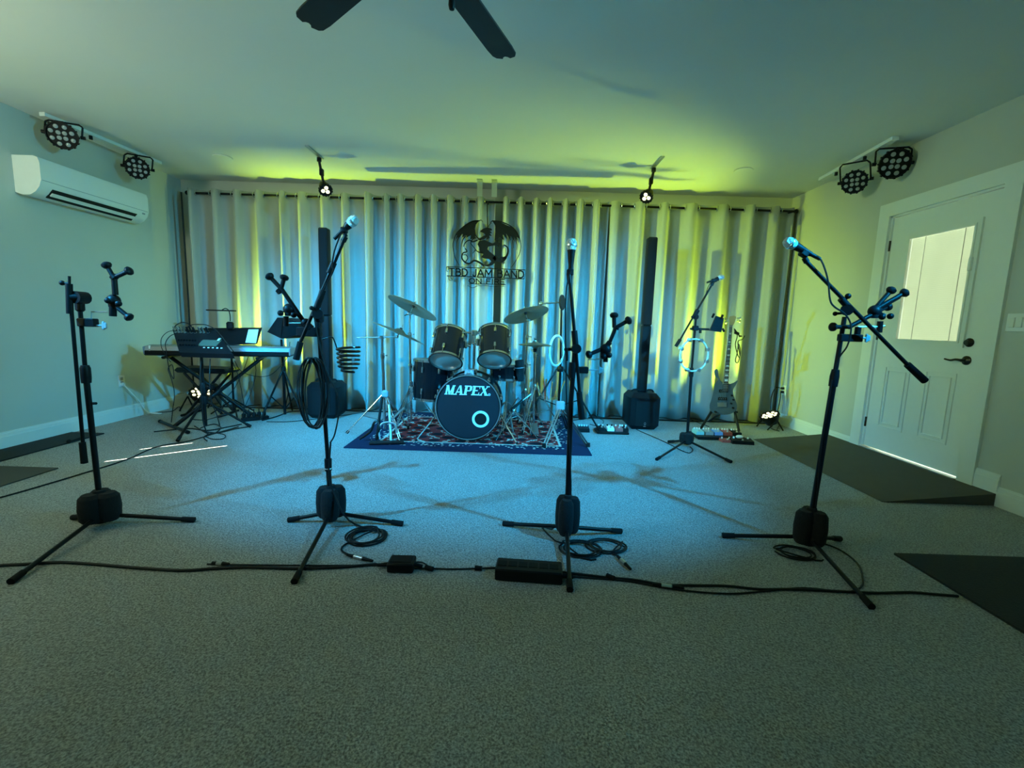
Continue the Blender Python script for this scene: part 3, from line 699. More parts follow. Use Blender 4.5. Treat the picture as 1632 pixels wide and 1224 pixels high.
# -- second stand with coil holder and hanging cable
Y2 = 2.35; b2 = FL(528, 834)
s2 = thing('microphone_stand', 'second microphone stand from the left, with a hanging cable coil and a cup holder', 'microphone stand', (b2.x, b2.y, 0))
stand_base(s2, b2, [FL(462, 832), FL(470, 930), FL(640, 838)], .078, .17, a0=.8)
pz, pm, pt = P(523, 741, Y2), P(514, 560, Y2), P(507, 508, Y2)
MB().tube((b2.x, b2.y, .09), pz, .0135).build('lower_pole', 'bmetal', s2)
MB().tube(pz, pt, .0105).build('upper_pole', 'bmetal', s2)
MB().lathe([(0, -.02), (.018, -.02), (.019, .045), (0, .045)], pz-V((0,0,.01)), (0,0,1)).build('height_clutch', 'black', s2)
MB().torus(pz-V((0,0,.018)), .019, .003).build('clutch_ring', 'steel', s2)
c0, c1, c2, c3, tp = P(472, 573, Y2-.05), P(479, 545, Y2-.05), P(505, 492, Y2-.045), P(515, 462, Y2-.04), P(547, 385, Y2-.02)
MB().tube(c0, c1, .0165, .0150).build('counterweight', 'rubber', s2)
MB().tube(c1, tp, .0090).build('boom_arm', 'bmetal', s2)
MB().tube(P(500, 504, Y2-.045), c3, .0155).lathe([(0,-.02),(.016,-.02),(.016,.04),(0,.04)], P(527, 430, Y2-.04), (tp-c1).normalized()).build('boom_clutch', 'black', s2)
MB().tube(pt+V((0,.015,0)), P(506, 500, Y2-.06), .026).tube(pt-V((0,0,.05)), pt+V((0,0,.01)), .016).tube(P(503,497,Y2-.05), P(497,492,Y2-.06), .006).ball(P(496.5,491,Y2-.06), .011).build('boom_joint', 'black', s2)
MB().tube(tp, P(551, 377, Y2-.02), .013).tube(P(551,377,Y2-.02), P(548,369,Y2-.02), .011).box(P(548.5,367,Y2-.02), (.03,.036,.028), bev=.005).build('microphone_clip', 'black', s2)
microphone(P(561.5, 353, Y2-.02), P(544, 370, Y2-.02), Y2, 'microphone pointing up to the right on the second stand from the left')
tab_holder('tablet holder on the second stand from the left, leaning to the upper left', Y2, (455, 480),
    [((447, 459), (430, 441), 0), ((448, 461), (453, 443), 0), ((472, 498), (486, 513), 0)],
    [(461, 493), (447, 499), (468, 502)], ((474, 521), (512, 537)), None, rod=[(452, 515), (492, 515)],
    stem=[((445, 455), (484, 512), .011), ((443, 462), (447, 466), .015), ((456, 504), (456, 520), .013), ((484, 514), (496, 524), .02)])
ch = thing('cup_holder', 'spiral wire cup holder clamped to the second stand from the left', 'cup holder', P(555, 575, Y2-.02))
cc0 = P(555, 553, Y2-.02); cpts = []
for k in range(6*16+1):
    t_ = k/(6*16); r_ = .056*(1-.12*t_) if t_ < .72 else .056*(.914-(t_-.72)*1.5); a = 2*PI*6*t_
    cpts.append(cc0+V((math.cos(a)*r_, math.sin(a)*r_, -.130*t_)))
MB().sweep(cpts, .0062, n=8).build('wire_coil', 'dchrome', ch)
MB().sweep(px([(513, 541), (520, 539), (528, 537), (532, 541), (537, 555)], Y2-.02), .0035, n=6, smooth=3).build('wire_arm', 'bmetal', ch)
def cable_coil(c, rx, rz, n, r, name='cable_coil', seed=3):
    rnd = random.Random(seed); pts = []; c = V(c)
    for k in range(n*20+1):
        t_ = k/20; a = 2*PI*t_+PI/2; wob = rnd.uniform(-.002, .002)
        i = int(t_); f = t_-i; 
        rr = .92+.36*math.sin(i*2.3+seed); rr2 = .92+.36*math.sin((i+1)*2.3+seed); rr = rr*(1-f)+rr2*f
        ox = .020*math.sin(i*1.7)*(1-f)+.020*math.sin((i+1)*1.7)*f
        pts.append(c+V((math.cos(a)*rx*rr+ox+wob, .010*math.sin(i*1.3+a), rz+(math.sin(a)-1)*rz*(.88+.12*rr))))
    return MB().sweep(pts, r, n=6)
cc = P(499, 627, Y2-.05)
tag(cable_coil(cc, .062, .185, 8, .0036).build('cable_coil', 'cable'), 'black cable hung in long loops on the second stand from the left', 'cable')

# -- third stand, boom nearly upright
Y3 = 2.30; b3 = FL(902, 858)
s3 = thing('microphone_stand', 'microphone stand in the middle in front of the rug corner, its boom nearly upright', 'microphone stand', (b3.x, b3.y, 0))
stand_base(s3, b3, [FL(804, 838), FL(988, 850), FL(908, 943)], .066, .19, a0=.2)
q1, q2 = P(910, 640, Y3), P(916, 560, Y3)
MB().tube((b3.x, b3.y, .09), q1, .0135).build('lower_pole', 'bmetal', s3)
MB().tube(q1, q2, .0125).build('upper_pole', 'bmetal', s3)
MB().lathe([(0,-.04),(.018,-.04),(.020,0),(.018,.04),(0,.04)], P(912, 590, Y3), (0,0,1)).build('height_clutch', 'black', s3)
bA, bB = P(908.5, 447, Y3-.04), P(925, 642, Y3-.05)
MB().tube(bA, bB, .0085).build('boom_arm', 'bmetal', s3)
MB().tube(P(923, 625, Y3-.05), P(927.5, 668, Y3-.05), .0150, .0165).build('counterweight', 'rubber', s3)
MB().tube(P(915, 527, Y3-.045), P(918.5, 562, Y3-.045), .0155).tube(P(917,556,Y3+.01), P(919,556,Y3-.07), .024).tube(P(918,556,Y3-.05), P(903,557,Y3-.05), .008).ball(P(902,557,Y3-.05), .010).tube(P(903,555,Y3-.06), P(903.5,575,Y3-.06), .007).build('boom_joint', 'black', s3)
MB().tube(P(908, 452, Y3-.04), P(906.5, 436, Y3-.035), .012).box(P(908.5, 434, Y3-.03), (.032,.034,.034), bev=.006).build('microphone_clip', 'black', s3)
microphone(P(911, 391, Y3-.03), P(909.5, 430, Y3-.03), Y3, 'microphone standing straight up on the middle stand')
tab_holder('tablet holder on the middle stand, its arms reaching up to the right', Y3, (967, 558),
    [((979, 522), (978.6, 503), 0), ((982, 522), (1001, 511), 0), ((960, 556), (939, 565), -.01)],
    [(965, 557), (962, 568), (971, 566)], ((918, 584), (937, 595)), (955, 590), rod=[(937, 588), (937, 573), (965, 572)],
    stem=[((982, 520), (972, 545), .010), ((972, 545), (962, 558), .014), ((981, 525), (983, 520), .015), ((965, 562), (965, 577), .012)])

# -- fourth stand on the right, boom slanting down to the right
Y4 = 2.25; b4 = FL(1286, 874)
s4 = thing('microphone_stand', 'large microphone stand on the right before the white door, its boom slanting down right', 'microphone stand', (b4.x, b4.y, 0))
stand_base(s4, b4, [FL(1153, 857), FL(1387, 970), FL(1337, 862)], .077, .175, a0=1.2)
u1, u2 = P(1330, 600, Y4), P(1346, 505, Y4)
MB().tube((b4.x, b4.y, .09), u1, .0145).build('lower_pole', 'bmetal', s4)
MB().tube(u1, u2, .0105).build('upper_pole', 'bmetal', s4)
du = (u2-u1).normalized()
MB().lathe([(0,-.05),(.0195,-.05),(.021,0),(.017,.035),(0,.035)], u1, du).build('height_clutch', 'black', s4)
MB().sweep([P(1297, 835, Y4-.02), P(1303, 782, Y4-.03), P(1310, 700, Y4-.02), P(1326, 606, Y4-.022)], .0038, n=6, smooth=4).build('pole_cable', 'cable', s4)
e0, e1, e2 = P(1286, 418, Y4-.06), P(1446, 581, Y4-.06), P(1474, 607, Y4-.06)
MB().tube(e0, e1, .0090).build('boom_arm', 'bmetal', s4)
MB().tube(e1, e2, .0155, .0170).build('counterweight', 'rubber', s4)
MB().tube(P(1340, 476, Y4-.06), P(1356, 494, Y4-.06), .0155).tube(P(1349,494,Y4+.015), P(1350,494,Y4-.075), .027).tube(P(1346,480,Y4-.06), P(1351,473,Y4-.065), .006).ball(P(1351.5,472,Y4-.065), .0135).tube(P(1344,499,Y4-.03), P(1332,500,Y4-.03), .006).ball(P(1331,500,Y4-.03), .011).build('boom_joint', 'black', s4)
MB().tube(e0, P(1282, 411, Y4-.06), .0125).box(P(1281, 404, Y4-.06), (.036,.034,.032), x=(.87,0,-.45), bev=.006).build('microphone_clip', 'black', s4)
microphone(P(1260, 388, Y4-.06), P(1292, 405, Y4-.06), Y4, 'microphone pointing up left on the big stand before the door')
tab_holder('tablet holder on the big stand before the door, its arms folded to the upper right', Y4, (1390, 500),
    [((1396, 490), (1420, 463), 0), ((1398, 491), (1441, 467), -.01), ((1398, 496), (1414, 489), .02), ((1352, 521), (1328, 521), -.02)],
    [(1394, 496), (1419, 504), (1406, 505)], ((1338, 532), (1371, 545)), (1381, 539), rod=[(1368, 521), (1411, 520)],
    stem=[((1352, 522), (1392, 500), .011), ((1398, 492), (1432, 473), .012), ((1403, 512), (1401, 530), .013), ((1368, 521), (1366, 534), .014)])

# -- fifth stand, further back, with tambourine
Y5 = 4.02; b5 = FL(1094, 712)
s5 = thing('microphone_stand', 'smaller-looking microphone stand further back in front of the bass guitar', 'microphone stand', (b5.x, b5.y, 0))
Y5 = b5.y
stand_base(s5, b5, [FL(1047, 734), FL(1164, 738), FL(1066, 706)], .068, .10, a0=.5)
w1, w2 = P(1102, 592, Y5), P(1109, 508, Y5)
MB().tube((b5.x, b5.y, .09), w1, .0135).build('lower_pole', 'bmetal', s5)
MB().tube(w1, w2, .0100).build('upper_pole', 'bmetal', s5)
MB().lathe([(0,-.05),(.019,-.05),(.020,0),(.016,.035),(0,.035)], w1, (0,0,1)).build('height_clutch', 'black', s5)
MB().tube(P(1083, 543, Y5-.05), P(1135, 453, Y5-.05), .0085).build('boom_arm', 'bmetal', s5)
MB().tube(P(1077, 552, Y5-.05), P(1084, 541, Y5-.05), .0155).build('counterweight', 'rubber', s5)
MB().tube(P(1105, 507, Y5-.05), P(1112, 494, Y5-.05), .020).tube(P(1109,505,Y5+.01), P(1109,505,Y5-.07), .026).ball(P(1103.5,505,Y5-.06), .012).build('boom_joint', 'black', s5)
MB().tube(P(1134, 455, Y5-.05), P(1137, 449, Y5-.05), .013).box(P(1138, 447, Y5-.05), (.045,.034,.030), bev=.006).build('microphone_clip', 'black', s5)
microphone(P(1148, 443, Y5-.05), P(1135, 447.5, Y5-.05), Y5, 'small-looking microphone pointing right, in front of the bass guitar', R=.026)
MB().sweep(px([(1134, 449), (1128, 458), (1124, 472), (1113, 492)], Y5-.06), .0035, n=6, smooth=3).build('boom_cable', 'cable', s5)
ph = thing('phone_holder', 'black spring-jaw phone holder on the stand before the bass guitar', 'phone holder', P(1143, 518, Y5))
MB().tube(P(1100, 524, Y5), P(1130, 525, Y5), .010).box(P(1108, 523, Y5), (.05, .05, .045), bev=.008).tube(P(1116,525,Y5-.02), P(1116,531,Y5-.02), .012).build('clamp_arm', 'black', ph)
phb = MB(); oP = P(1142, 516, Y5); sc_ = Y5/720
phb.plate([(( -10)*sc_, -11*sc_), (8*sc_, -13*sc_), (10*sc_, 9*sc_), (-2*sc_, 12*sc_)], oP, (1,0,0), (0,0,1), .022).build('back_plate', 'black', ph, smooth=False)
for a, b in (((1135, 506), (1138, 500)), ((1149, 508), (1152, 502)), ((1152, 524), (1154, 528))):
    MB().tube(P(*a, Y5-.01), P(*b, Y5-.03), .009, .011, n=8).build('jaw', 'black', ph)
tmb = thing('tambourine', 'round tambourine with metal jingles hanging on the stand before the bass guitar', 'tambourine', P(1106, 566, Y5-.06))
tc_ = P(1106, 566, Y5-.06); Rt = .148; tn = V((.25, -1, 0)).normalized(); tx, ty, _ = frame(tn)
MB().torus(tc_, Rt, .0075, axis=tn, n=40, m=8).build('frame_ring', 'wplas', tmb)
for k in range(8):
    a = 2*PI*(k+.5)/8; p_ = tc_+tx*math.cos(a)*Rt+ty*math.sin(a)*Rt; rd = tx*math.cos(a)+ty*math.sin(a)
    for q in (-.016, .016): MB().lathe([(0, -.004), (.017, -.003), (.018, 0), (.012, .003), (0, .004)], p_+rd*.0+frame(rd)[0]*q, frame(rd)[0], n=14).build('jingle', 'steel', tmb)

# ------------------------------------------------------------------ column loudspeakers
def column_speaker(bx, by, topz, sub, label):
    wd, dp, ht = .345, .36, .405
    t = thing('column_loudspeaker', label, 'loudspeaker', (bx, by, 0))
    MB().box((bx, by, ht/2), (wd, dp, ht), bev=.05).build('subwoofer', 'black', t, angle=25)
    MB().box((bx, by-dp/2-.002, ht*.46), (wd*.62, .008, ht*.70), bev=.003).build('front_grille', 'rubber', t)
    hz = MB().sweep([V((bx-wd*.36, by-.02, ht-.004)), V((bx-wd*.30, by-.02, ht+.022)), V((bx-wd*.16, by-.02, ht+.022)), V((bx-wd*.12, by-.02, ht-.004))], .010, n=8, smooth=3)
    hz.sweep([V((bx+wd*.36, by-.02, ht-.004)), V((bx+wd*.30, by-.02, ht+.022)), V((bx+wd*.16, by-.02, ht+.022)), V((bx+wd*.12, by-.02, ht-.004))], .010, n=8, smooth=3)
    hz.build('handle', 'rubber', t)
    MB().box((bx, by+.02, ht+(topz-ht)*.22), (.095, .10, (topz-ht)*.44), bev=.012).build('spacer_column', 'black', t, angle=25)
    MB().box((bx, by+.02, ht+(topz-ht)*.72), (.100, .105, (topz-ht)*.56), bev=.012).build('driver_column', 'black', t, angle=25)
    MB().box((bx, by-.034, ht+(topz-ht)*.72), (.080, .006, (topz-ht)*.54), bev=.002).build('column_grille', 'rubber', t)
    e = MB(); e.torus((bx+.003, by-dp/2-.0075, .075), .014, .0025, axis=(0,1,0), n=16, m=6, sx=.6); e.box((bx, by-dp/2-.0075, .045), (.026, .004, .006))
    e.build('emblem', 'steel', t)
    return t
sp1 = P(522, 640, 5.10); sp2 = P(1022, 640, 5.05)
column_speaker(sp1.x, 5.10, P(512, 363, 5.1).z, 1, 'tall black column loudspeaker on the left, behind the second microphone stand')
column_speaker(sp2.x, 5.05, P(1035, 378, 5.05).z, 1, 'tall black column loudspeaker right of the drums')

# ------------------------------------------------------------------ drums
def hoop(mb, c, ax, R, h0, h1, th=.006, n=36):
    return mb.lathe([(R, h0), (R+th, h0), (R+th, h1), (R, h1)], c, ax, n=n, closed=True)
def drum(name, label, cat, cb, ax, R, L, nl, head_mat='head', bottom_visible=True, group=None, badge=None, lugr=.011):
    """shell with two heads, chrome hoops and lug casings; cb = centre of the lower / front head, ax = axis to the other head"""
    cb = V(cb); ax = V(ax).normalized(); x, y, d = frame(ax)
    t = thing(name, label, cat, cb, group)
    MB().lathe([(R-.006, .004), (R, .004), (R, L-.004), (R-.006, L-.004)], cb, ax, n=40, closed=True).build('shell', 'shell', t)
    for nm, h, sg in (('front_head', 0, -1), ('batter_head', L, 1)):
        MB().lathe([(0, h+sg*.004), (R*.93, h+sg*.004), (R-.002, h), (R-.002, h-sg*.004), (0, h-sg*.002)], cb, ax, n=40).build(nm, head_mat if nm == 'front_head' else 'head', t)
    for h in (-.014, L-.010):
        mb = MB(); hoop(mb, cb, ax, R-.001, h, h+.024); hoop(mb, cb, ax, R, h if h < 0 else h+.020, (h if h < 0 else h+.020)+.004, th=.013); mb.build('hoop', 'chrome', t)
    for k in range(nl):
        a = 2*PI*(k+.5)/nl; u = x*math.cos(a)+y*math.sin(a)
        lg = MB()
        for h in (L*.16, L*.72): lg.box(cb+d*(h+L*.06)+u*(R+.010), (L*.16, .020, .020), x=d, y=d.cross(u), bev=.005)
        lg.build('lug', 'chrome', t)
        MB().tube(cb+u*(R+.012)-d*.012, cb+u*(R+.012)+d*(L*.16), .0035, n=6).tube(cb+u*(R+.012)+d*(L*.85), cb+u*(R+.012)+d*(L+.012), .0035, n=6).build('tension_rod', 'chrome', t)
    return t, x, y, d
# bass drum
BC = P(746, 652, 4.12); BR = .302; BL = .42
BC.z = BR+.022+RZ
bd = thing('bass_drum', 'black bass drum with white lettering on its front head, in the centre of the rug', 'bass drum', (BC.x, BC.y, RZ))
AX = V((0, 1, 0))
MB().lathe([(BR-.008, .02), (BR-.004, .02), (BR-.004, BL-.02), (BR-.008, BL-.02)], BC, AX, n=56, closed=True).build('shell', 'shell', bd)
fh = MB().lathe([(0, -.002), (BR-.012, -.002), (BR-.004, .006), (BR-.004, .012), (0, .010)], BC, AX, n=56).build('front_head', 'bhead', bd)
MB().lathe([(0, BL), (BR-.010, BL), (BR-.010, BL-.006), (0, BL-.004)], BC, AX, n=56).build('batter_head', 'head', bd)
for h0 in (-.012, BL-.026):
    MB().lathe([(BR-.006, h0), (BR+.006, h0), (BR+.008, h0+.004), (BR+.008, h0+.034), (BR+.004, h0+.038), (BR-.006, h0+.038)], BC, AX, n=56, closed=True).build('hoop', 'shell', bd)
MB().lathe([(BR-.007, -.0135), (BR-.002, -.0145), (BR+.003, -.0135)], BC, AX, n=56).build('hoop_inlay', 'steel', bd)
for k in range(10):
    a = 2*PI*(k+.5)/10; u = V((math.cos(a), 0, math.sin(a))); tt = AX.cross(u)
    cl = MB().box(BC+u*(BR+.014)+AX*.008, (.024, .036, .020), x=tt, y=AX, bev=.004)
    cl.tube(BC+u*(BR+.016)-AX*.014, BC+u*(BR+.016)+AX*.15, .0042, n=8).box(BC+u*(BR+.016)-AX*.016, (.034, .007, .010), x=tt, y=AX, bev=.003)
    cl.build('claw_hook', 'chrome', bd)
    MB().box(BC+u*(BR+.008)+AX*.18, (.024, .085, .022), x=tt, y=AX, bev=.006).build('lug', 'chrome', bd)
# sound hole with white ring
hp = V((P(766, 668, 4.12).x, BC.y, P(766, 668, 4.12).z))
MB().lathe([(.056, -.0035), (.057, -.006), (.079, -.006), (.080, -.0035)], hp, AX, n=36, closed=True).build('port_ring', 'decal', fh)
MB().lathe([(0, -.0032), (.056, -.0032), (.056, -.0028), (0, -.0028)], hp, AX, n=36).build('port_hole', 'hole', fh)
# the word on the head: slab letters drawn as strokes
def slab_word(word, o, ex, ey, hgt, th, sh, parent, name, material):
    U = {'M': ([[(0,0),(.18,0),(.18,1),(0,1)], [(.62,0),(.86,0),(.86,1),(.62,1)], [(.04,1),(.24,1),(.47,.30),(.36,.0)], [(.36,0),(.47,.30),(.66,1),(.82,1),(.50,0)],
               [(-.07,0),(.25,0),(.25,.10),(-.07,.10)], [(.55,0),(.93,0),(.93,.10),(.55,.10)], [(-.07,.90),(.15,.90),(.15,1),(-.07,1)], [(.72,.90),(.93,.90),(.93,1),(.72,1)]], 1.0),
         'A': ([[(.02,0),(.14,0),(.44,1),(.36,1)], [(.36,1),(.54,1),(.86,0),(.60,0)], [(.14,.24),(.70,.24),(.66,.36),(.18,.36)], [(-.06,0),(.24,0),(.24,.10),(-.06,.10)], [(.53,0),(.92,0),(.92,.10),(.53,.10)]], .95),
         'P': ([[(.04,0),(.30,0),(.30,1),(.04,1)], [(.30,.88),(.55,.88),(.62,1),(.30,1)], [(.30,.40),(.60,.40),(.55,.52),(.30,.52)], [(.55,1),(.62,1),(.80,.88),(.80,.52),(.62,.40),(.55,.40),(.55,1)][:6], [(-.04,0),(.38,0),(.38,.10),(-.04,.10)], [(-.04,.90),(.2,.90),(.2,1),(-.04,1)]], .86),
         'E': ([[(.04,0),(.30,0),(.30,1),(.04,1)], [(.30,0),(.76,0),(.76,.12),(.30,.12)], [(.30,.88),(.76,.88),(.76,1),(.30,1)], [(.30,.45),(.58,.45),(.58,.56),(.30,.56)], [(.68,0),(.78,0),(.78,.32),(.72,.30)], [(.72,.70),(.78,.68),(.78,1),(.68,1)], [(-.04,0),(.2,0),(.2,.1),(-.04,.1)], [(-.04,.9),(.2,.9),(.2,1),(-.04,1)]], .84),
         'X': ([[(.00,1),(.28,1),(.90,0),(.60,0)], [(.02,0),(.14,0),(.82,1),(.70,1)], [(-.04,0),(.28,0),(.28,.10),(-.04,.10)], [(.54,0),(.96,0),(.96,.10),(.54,.10)], [(-.06,.9),(.34,.9),(.34,1),(-.06,1)], [(.58,.9),(.94,.9),(.94,1),(.58,1)]], .98)}
    tot = sum(U[c][1] for c in word)*hgt*.98; x0 = -tot/2; mb = MB()
    for c in word:
        for i, pl_ in enumerate(U[c][0]):
            mb.plate([(x0+(a+b*sh)*hgt*.98, (b-.5)*hgt) for a, b in pl_], V(o)+AX*(-.0001*i), ex, ey, th)
        x0 += U[c][1]*hgt*.98
    mb.lathe([(hgt*.09, -th/2), (hgt*.13, -th/2), (hgt*.13, th/2), (hgt*.09, th/2)], V(o)+V(ex)*(tot/2+hgt*.10)+V(ey)*(-hgt*.38), AX, n=20, closed=True)
    mb.lathe([(0, -th/2), (hgt*.05, -th/2), (hgt*.05, th/2), (0, th/2)], V(o)+V(ex)*(tot/2+hgt*.10)+V(ey)*(-hgt*.38), AX, n=12)
    return mb.build(name, material, parent, smooth=False)
lp = P(744, 622, 4.12)
slab_word('MAPEX', (lp.x, BC.y-.0050, lp.z), (1,0,0), (0,0,1), .088, .003, .20, fh, 'lettering', 'decal')
bg = P(748, 596, 4.12)
eb = MB(); eo = V((bg.x, BC.y-.006, BC.z+BR+.028))
eb.plate([(-.045, -.026), (.045, -.026), (.040, .024), (-.040, .024)], eo, (1,0,0), (0,0,1), .010); ebo = eb.build('badge', 'gplas', bd, smooth=False)
mb = MB()
for off in (0, .012):
    mb.sweep([eo+V((sx*.034, -.008, sz-off)) for sx, sz in ((-1, -.006), (-.55, .018), (0, -.004), (.55, .018), (1, -.006))], .0025, n=4)
mb.build('badge_chevron', 'decal', ebo, smooth=False)
MB().bb((BC.x-.075, BC.y-.01, RZ), (BC.x+.075, BC.y+.05, RZ+.03), bev=.008).build('hoop_foot', 'rubber', bd)
for s_ in (-1, 1):
    a_ = BC+V((s_*BR*.93, .12, -.06)); f_ = V((BC.x+s_*(BR+.17), BC.y-.10, RZ+.008))
    sp_ = MB().tube(a_, f_, .007, n=8).box(a_, (.03, .05, .05), bev=.006).build('spur', 'chrome', bd)
    MB().tube(f_-(f_-a_).normalized()*.03, f_, .011, .006, n=8).build('spur_tip', 'rubber', sp_)
# tom mount on top of the bass drum
tm = P(806/3.886+540, 575, 4.36); px0 = BC.x+.045
mt = MB().box((px0-.02, 4.36, BC.z+BR+.015), (.07, .06, .04), bev=.008).tube((px0-.02, 4.36, BC.z+BR), (px0-.02, 4.37, 1.03), .0125)
mt.box((px0-.02, 4.37, 1.02), (.06, .045, .05), bev=.008)
mt.tube((px0-.14, 4.36, 1.02), (px0+.10, 4.36, 1.02), .010)
mt.build('tom_mount', 'chrome', bd)
Tt = .64
def tom(cpx, tpx, Y, R, L, lean, label):
    cb = P(*cpx, Y); ax = V((lean, math.sin(Tt), math.cos(Tt))); t, x, y, d = drum('tom_drum', label, 'drum', cb, ax, R, L, 6)
    return t, cb, ax.normalized()
tL, cL, aL = tom((710.5, 575), None, 4.26, .152, .30, .06, 'left of the two black tom drums above the bass drum')
tR, cR, aR = tom((788, 573), None, 4.26, .152, .30, -.03, 'right of the two black tom drums above the bass drum')
MB().box(cL+aL*.20+V((-.045, -.150, -.085))*.97, (.055, .006, .022), x=(1,0,0), y=aL.cross(V((1,0,0))), bev=.002).build('badge', 'gplas', tL)
for (t_, c_, a_, s_) in ((tL, cL, aL, 1), (tR, cR, aR, -1)):
    MB().box(c_+a_*.19+V((s_*.165, 0, 0)), (.03, .05, .07), bev=.008).tube(c_+a_*.19+V((s_*.165, 0, 0)), c_+a_*.17+V((s_*.215, 0, .0)), .011).build('mount_bracket', 'chrome', t_)
# floor tom
fc = P(690, 634, 4.62); ftR = .205
ft, x_, y_, d_ = drum('floor_tom', 'black floor tom on chrome legs behind the bass drum on the left', 'drum', (fc.x, 4.62, fc.z), (.03, .03, 1), ftR, .385, 8)
for k in range(3):
    a = math.radians(200+k*120); u = V((math.cos(a), math.sin(a), 0)); c_ = V((fc.x, 4.62, fc.z))+u*(ftR+.018)
    lg = MB().sweep([c_+V((0,0,.25)), c_+V((0,0,-.02)), c_+u*.03+V((0,0,-.06)), V((c_.x+u.x*.03, c_.y+u.y*.03, RZ+.012))], .0058, n=7)
    lg.box(c_+V((0,0,.15)), (.03, .03, .05), bev=.005); lo = lg.build('leg', 'chrome', ft)
    MB().tube((c_.x+u.x*.03, c_.y+u.y*.03, RZ+.0), (c_.x+u.x*.03, c_.y+u.y*.03, RZ+.035), .011, n=8).build('rubber_foot', 'rubber', lo)
# snare drum on its stand
sc = P(808, 600, 4.68)
sn, x_, y_, d_ = drum('snare_drum', 'black snare drum partly hidden behind the right tom', 'drum', (sc.x, 4.68, sc.z), (.0, -.08, 1), .178, .14, 8)
def tripod(mb_list, parent, c, hubz, R, a0, n=3, r=.0085, z0=RZ, brace=True, double=True, material='chrome', rad=None):
    c = V((c[0], c[1], 0)); topz = hubz; lowz = hubz*.45+.02
    for k in range(n):
        a = a0+2*PI*k/n; u = V((math.cos(a), math.sin(a), 0)); side = V((-u.y, u.x, 0))
        mb = MB(); tp_ = c+u*.02+V((0,0,topz)); ft_ = c+u*R+V((0,0,z0+.008))
        for s_ in ((-1, 1) if double else (0,)): mb.tube(tp_+side*.010*s_, ft_+side*.008*s_, r*(.62 if double else 1), n=7)
        if brace:
            md = tp_+(ft_-tp_)*.55; mb.tube(c+V((0,0,max(z0+.04, lowz*.7))), md, r*.55, n=6)
        lo = mb.build('leg', material, parent)
        MB().tube(ft_-(ft_-tp_).normalized()*.03, ft_, .012, .013, n=8).build('rubber_foot', 'rubber', lo)
sst = thing('snare_stand', 'chrome snare stand right of the bass drum', 'drum stand', (sc.x, 4.68, RZ))
MB().tube((sc.x, 4.68, RZ+.06), (sc.x, 4.68, sc.z-.05), .011).build('tube', 'chrome', sst)
tripod(None, sst, (sc.x, 4.68), .30, .26, .4)
for k in range(3):
    a = .9+2*PI*k/3; u = V((math.cos(a), math.sin(a), 0)); b_ = V((sc.x, 4.68, sc.z-.05))
    MB().sweep([b_, b_+u*.185+V((0,0,.015)), b_+u*.20+V((0,0,.035)), b_+u*.20+V((0,0,.06))], .006, n=6).build('basket_arm', 'chrome', sst)
# cymbals
def cymbal(name, c, n, R, label, cat='cymbal'):
    c = V(c); n = V(n).normalized(); t = thing(name, label, cat, c)
    prof = [(.006, .030), (.02, .029), (R*.12, .022), (R*.19, .010), (R*.22, .004), (R*.6, -.004), (R, -.016), (R, -.0172), (R*.6, -.0055), (R*.22, .0025), (R*.18, .009), (R*.11, .020), (.006, .0285)]
    cy = MB().lathe(prof, c, n, n=56, closed=True).build('cymbal', 'brass', t, angle=60)
    gr = MB()
    for k in range(7):
        rr = R*(.30+.095*k); hh = -.004-(rr-R*.6)/(R*.4)*.012 if rr > R*.6 else .004-(rr-R*.22)/(R*.38)*.008
        gr.lathe([(rr-.0012, hh+.0004), (rr, hh+.0013), (rr+.0012, hh+.0004)], c, n, n=48)
        gr.lathe([(rr-.0012, hh-.0018), (rr, hh-.0027), (rr+.0012, hh-.0018)], c, n, n=48)
    gr.build('tone_groove', 'brass', cy)
    MB().lathe([(.0, .028), (.014, .028), (.014, .042), (0, .042)], c, n, n=14).lathe([(0, -.006), (.015, -.006), (.015, .020), (0, .020)], c, n, n=14).build('felt', 'foam', t)
    x, y, d = frame(n)
    MB().tube(c+d*.0, c+d*.075, .0035, n=7).box(c+d*.050, (.038, .007, .010), x=x, y=y, bev=.002).build('wing_nut', 'chrome', t)
    return t
k1 = P(658.5, 489, 4.62); cymbal('crash_cymbal', k1, (.36, .27, .89), .262, 'large bronze cymbal high on the left of the drums, tilted down to the right')
k2 = P(637, 529, 4.30); cymbal('crash_cymbal', k2, (.38, .10, .92), .272, 'lower bronze cymbal on the left of the drums, seen nearly edge on')
k3 = P(838, 500, 4.66); cymbal('crash_cymbal', k3, (-.27, .29, .92), .235, 'bronze cymbal high on the right of the drums, tilted down to the left')
hh_ = P(853, 547, 4.75); cymbal('hi_hat_cymbal', hh_, (0, .02, 1), .175, 'top one of the two flat hi-hat cymbals right of the drums')
hb = MB().lathe([(.006, -.050), (.02, -.050), (.035, -.042), (.04, -.036), (.175, -.020), (.175, -.0215), (.04, -.038), (.033, -.044), (.02, -.052), (.006, -.052)], hh_, (0,0,1), n=48, closed=True)
tag(hb.build('hi_hat_cymbal', 'brass', angle=60), 'bottom one of the two flat hi-hat cymbals right of the drums', 'cymbal')
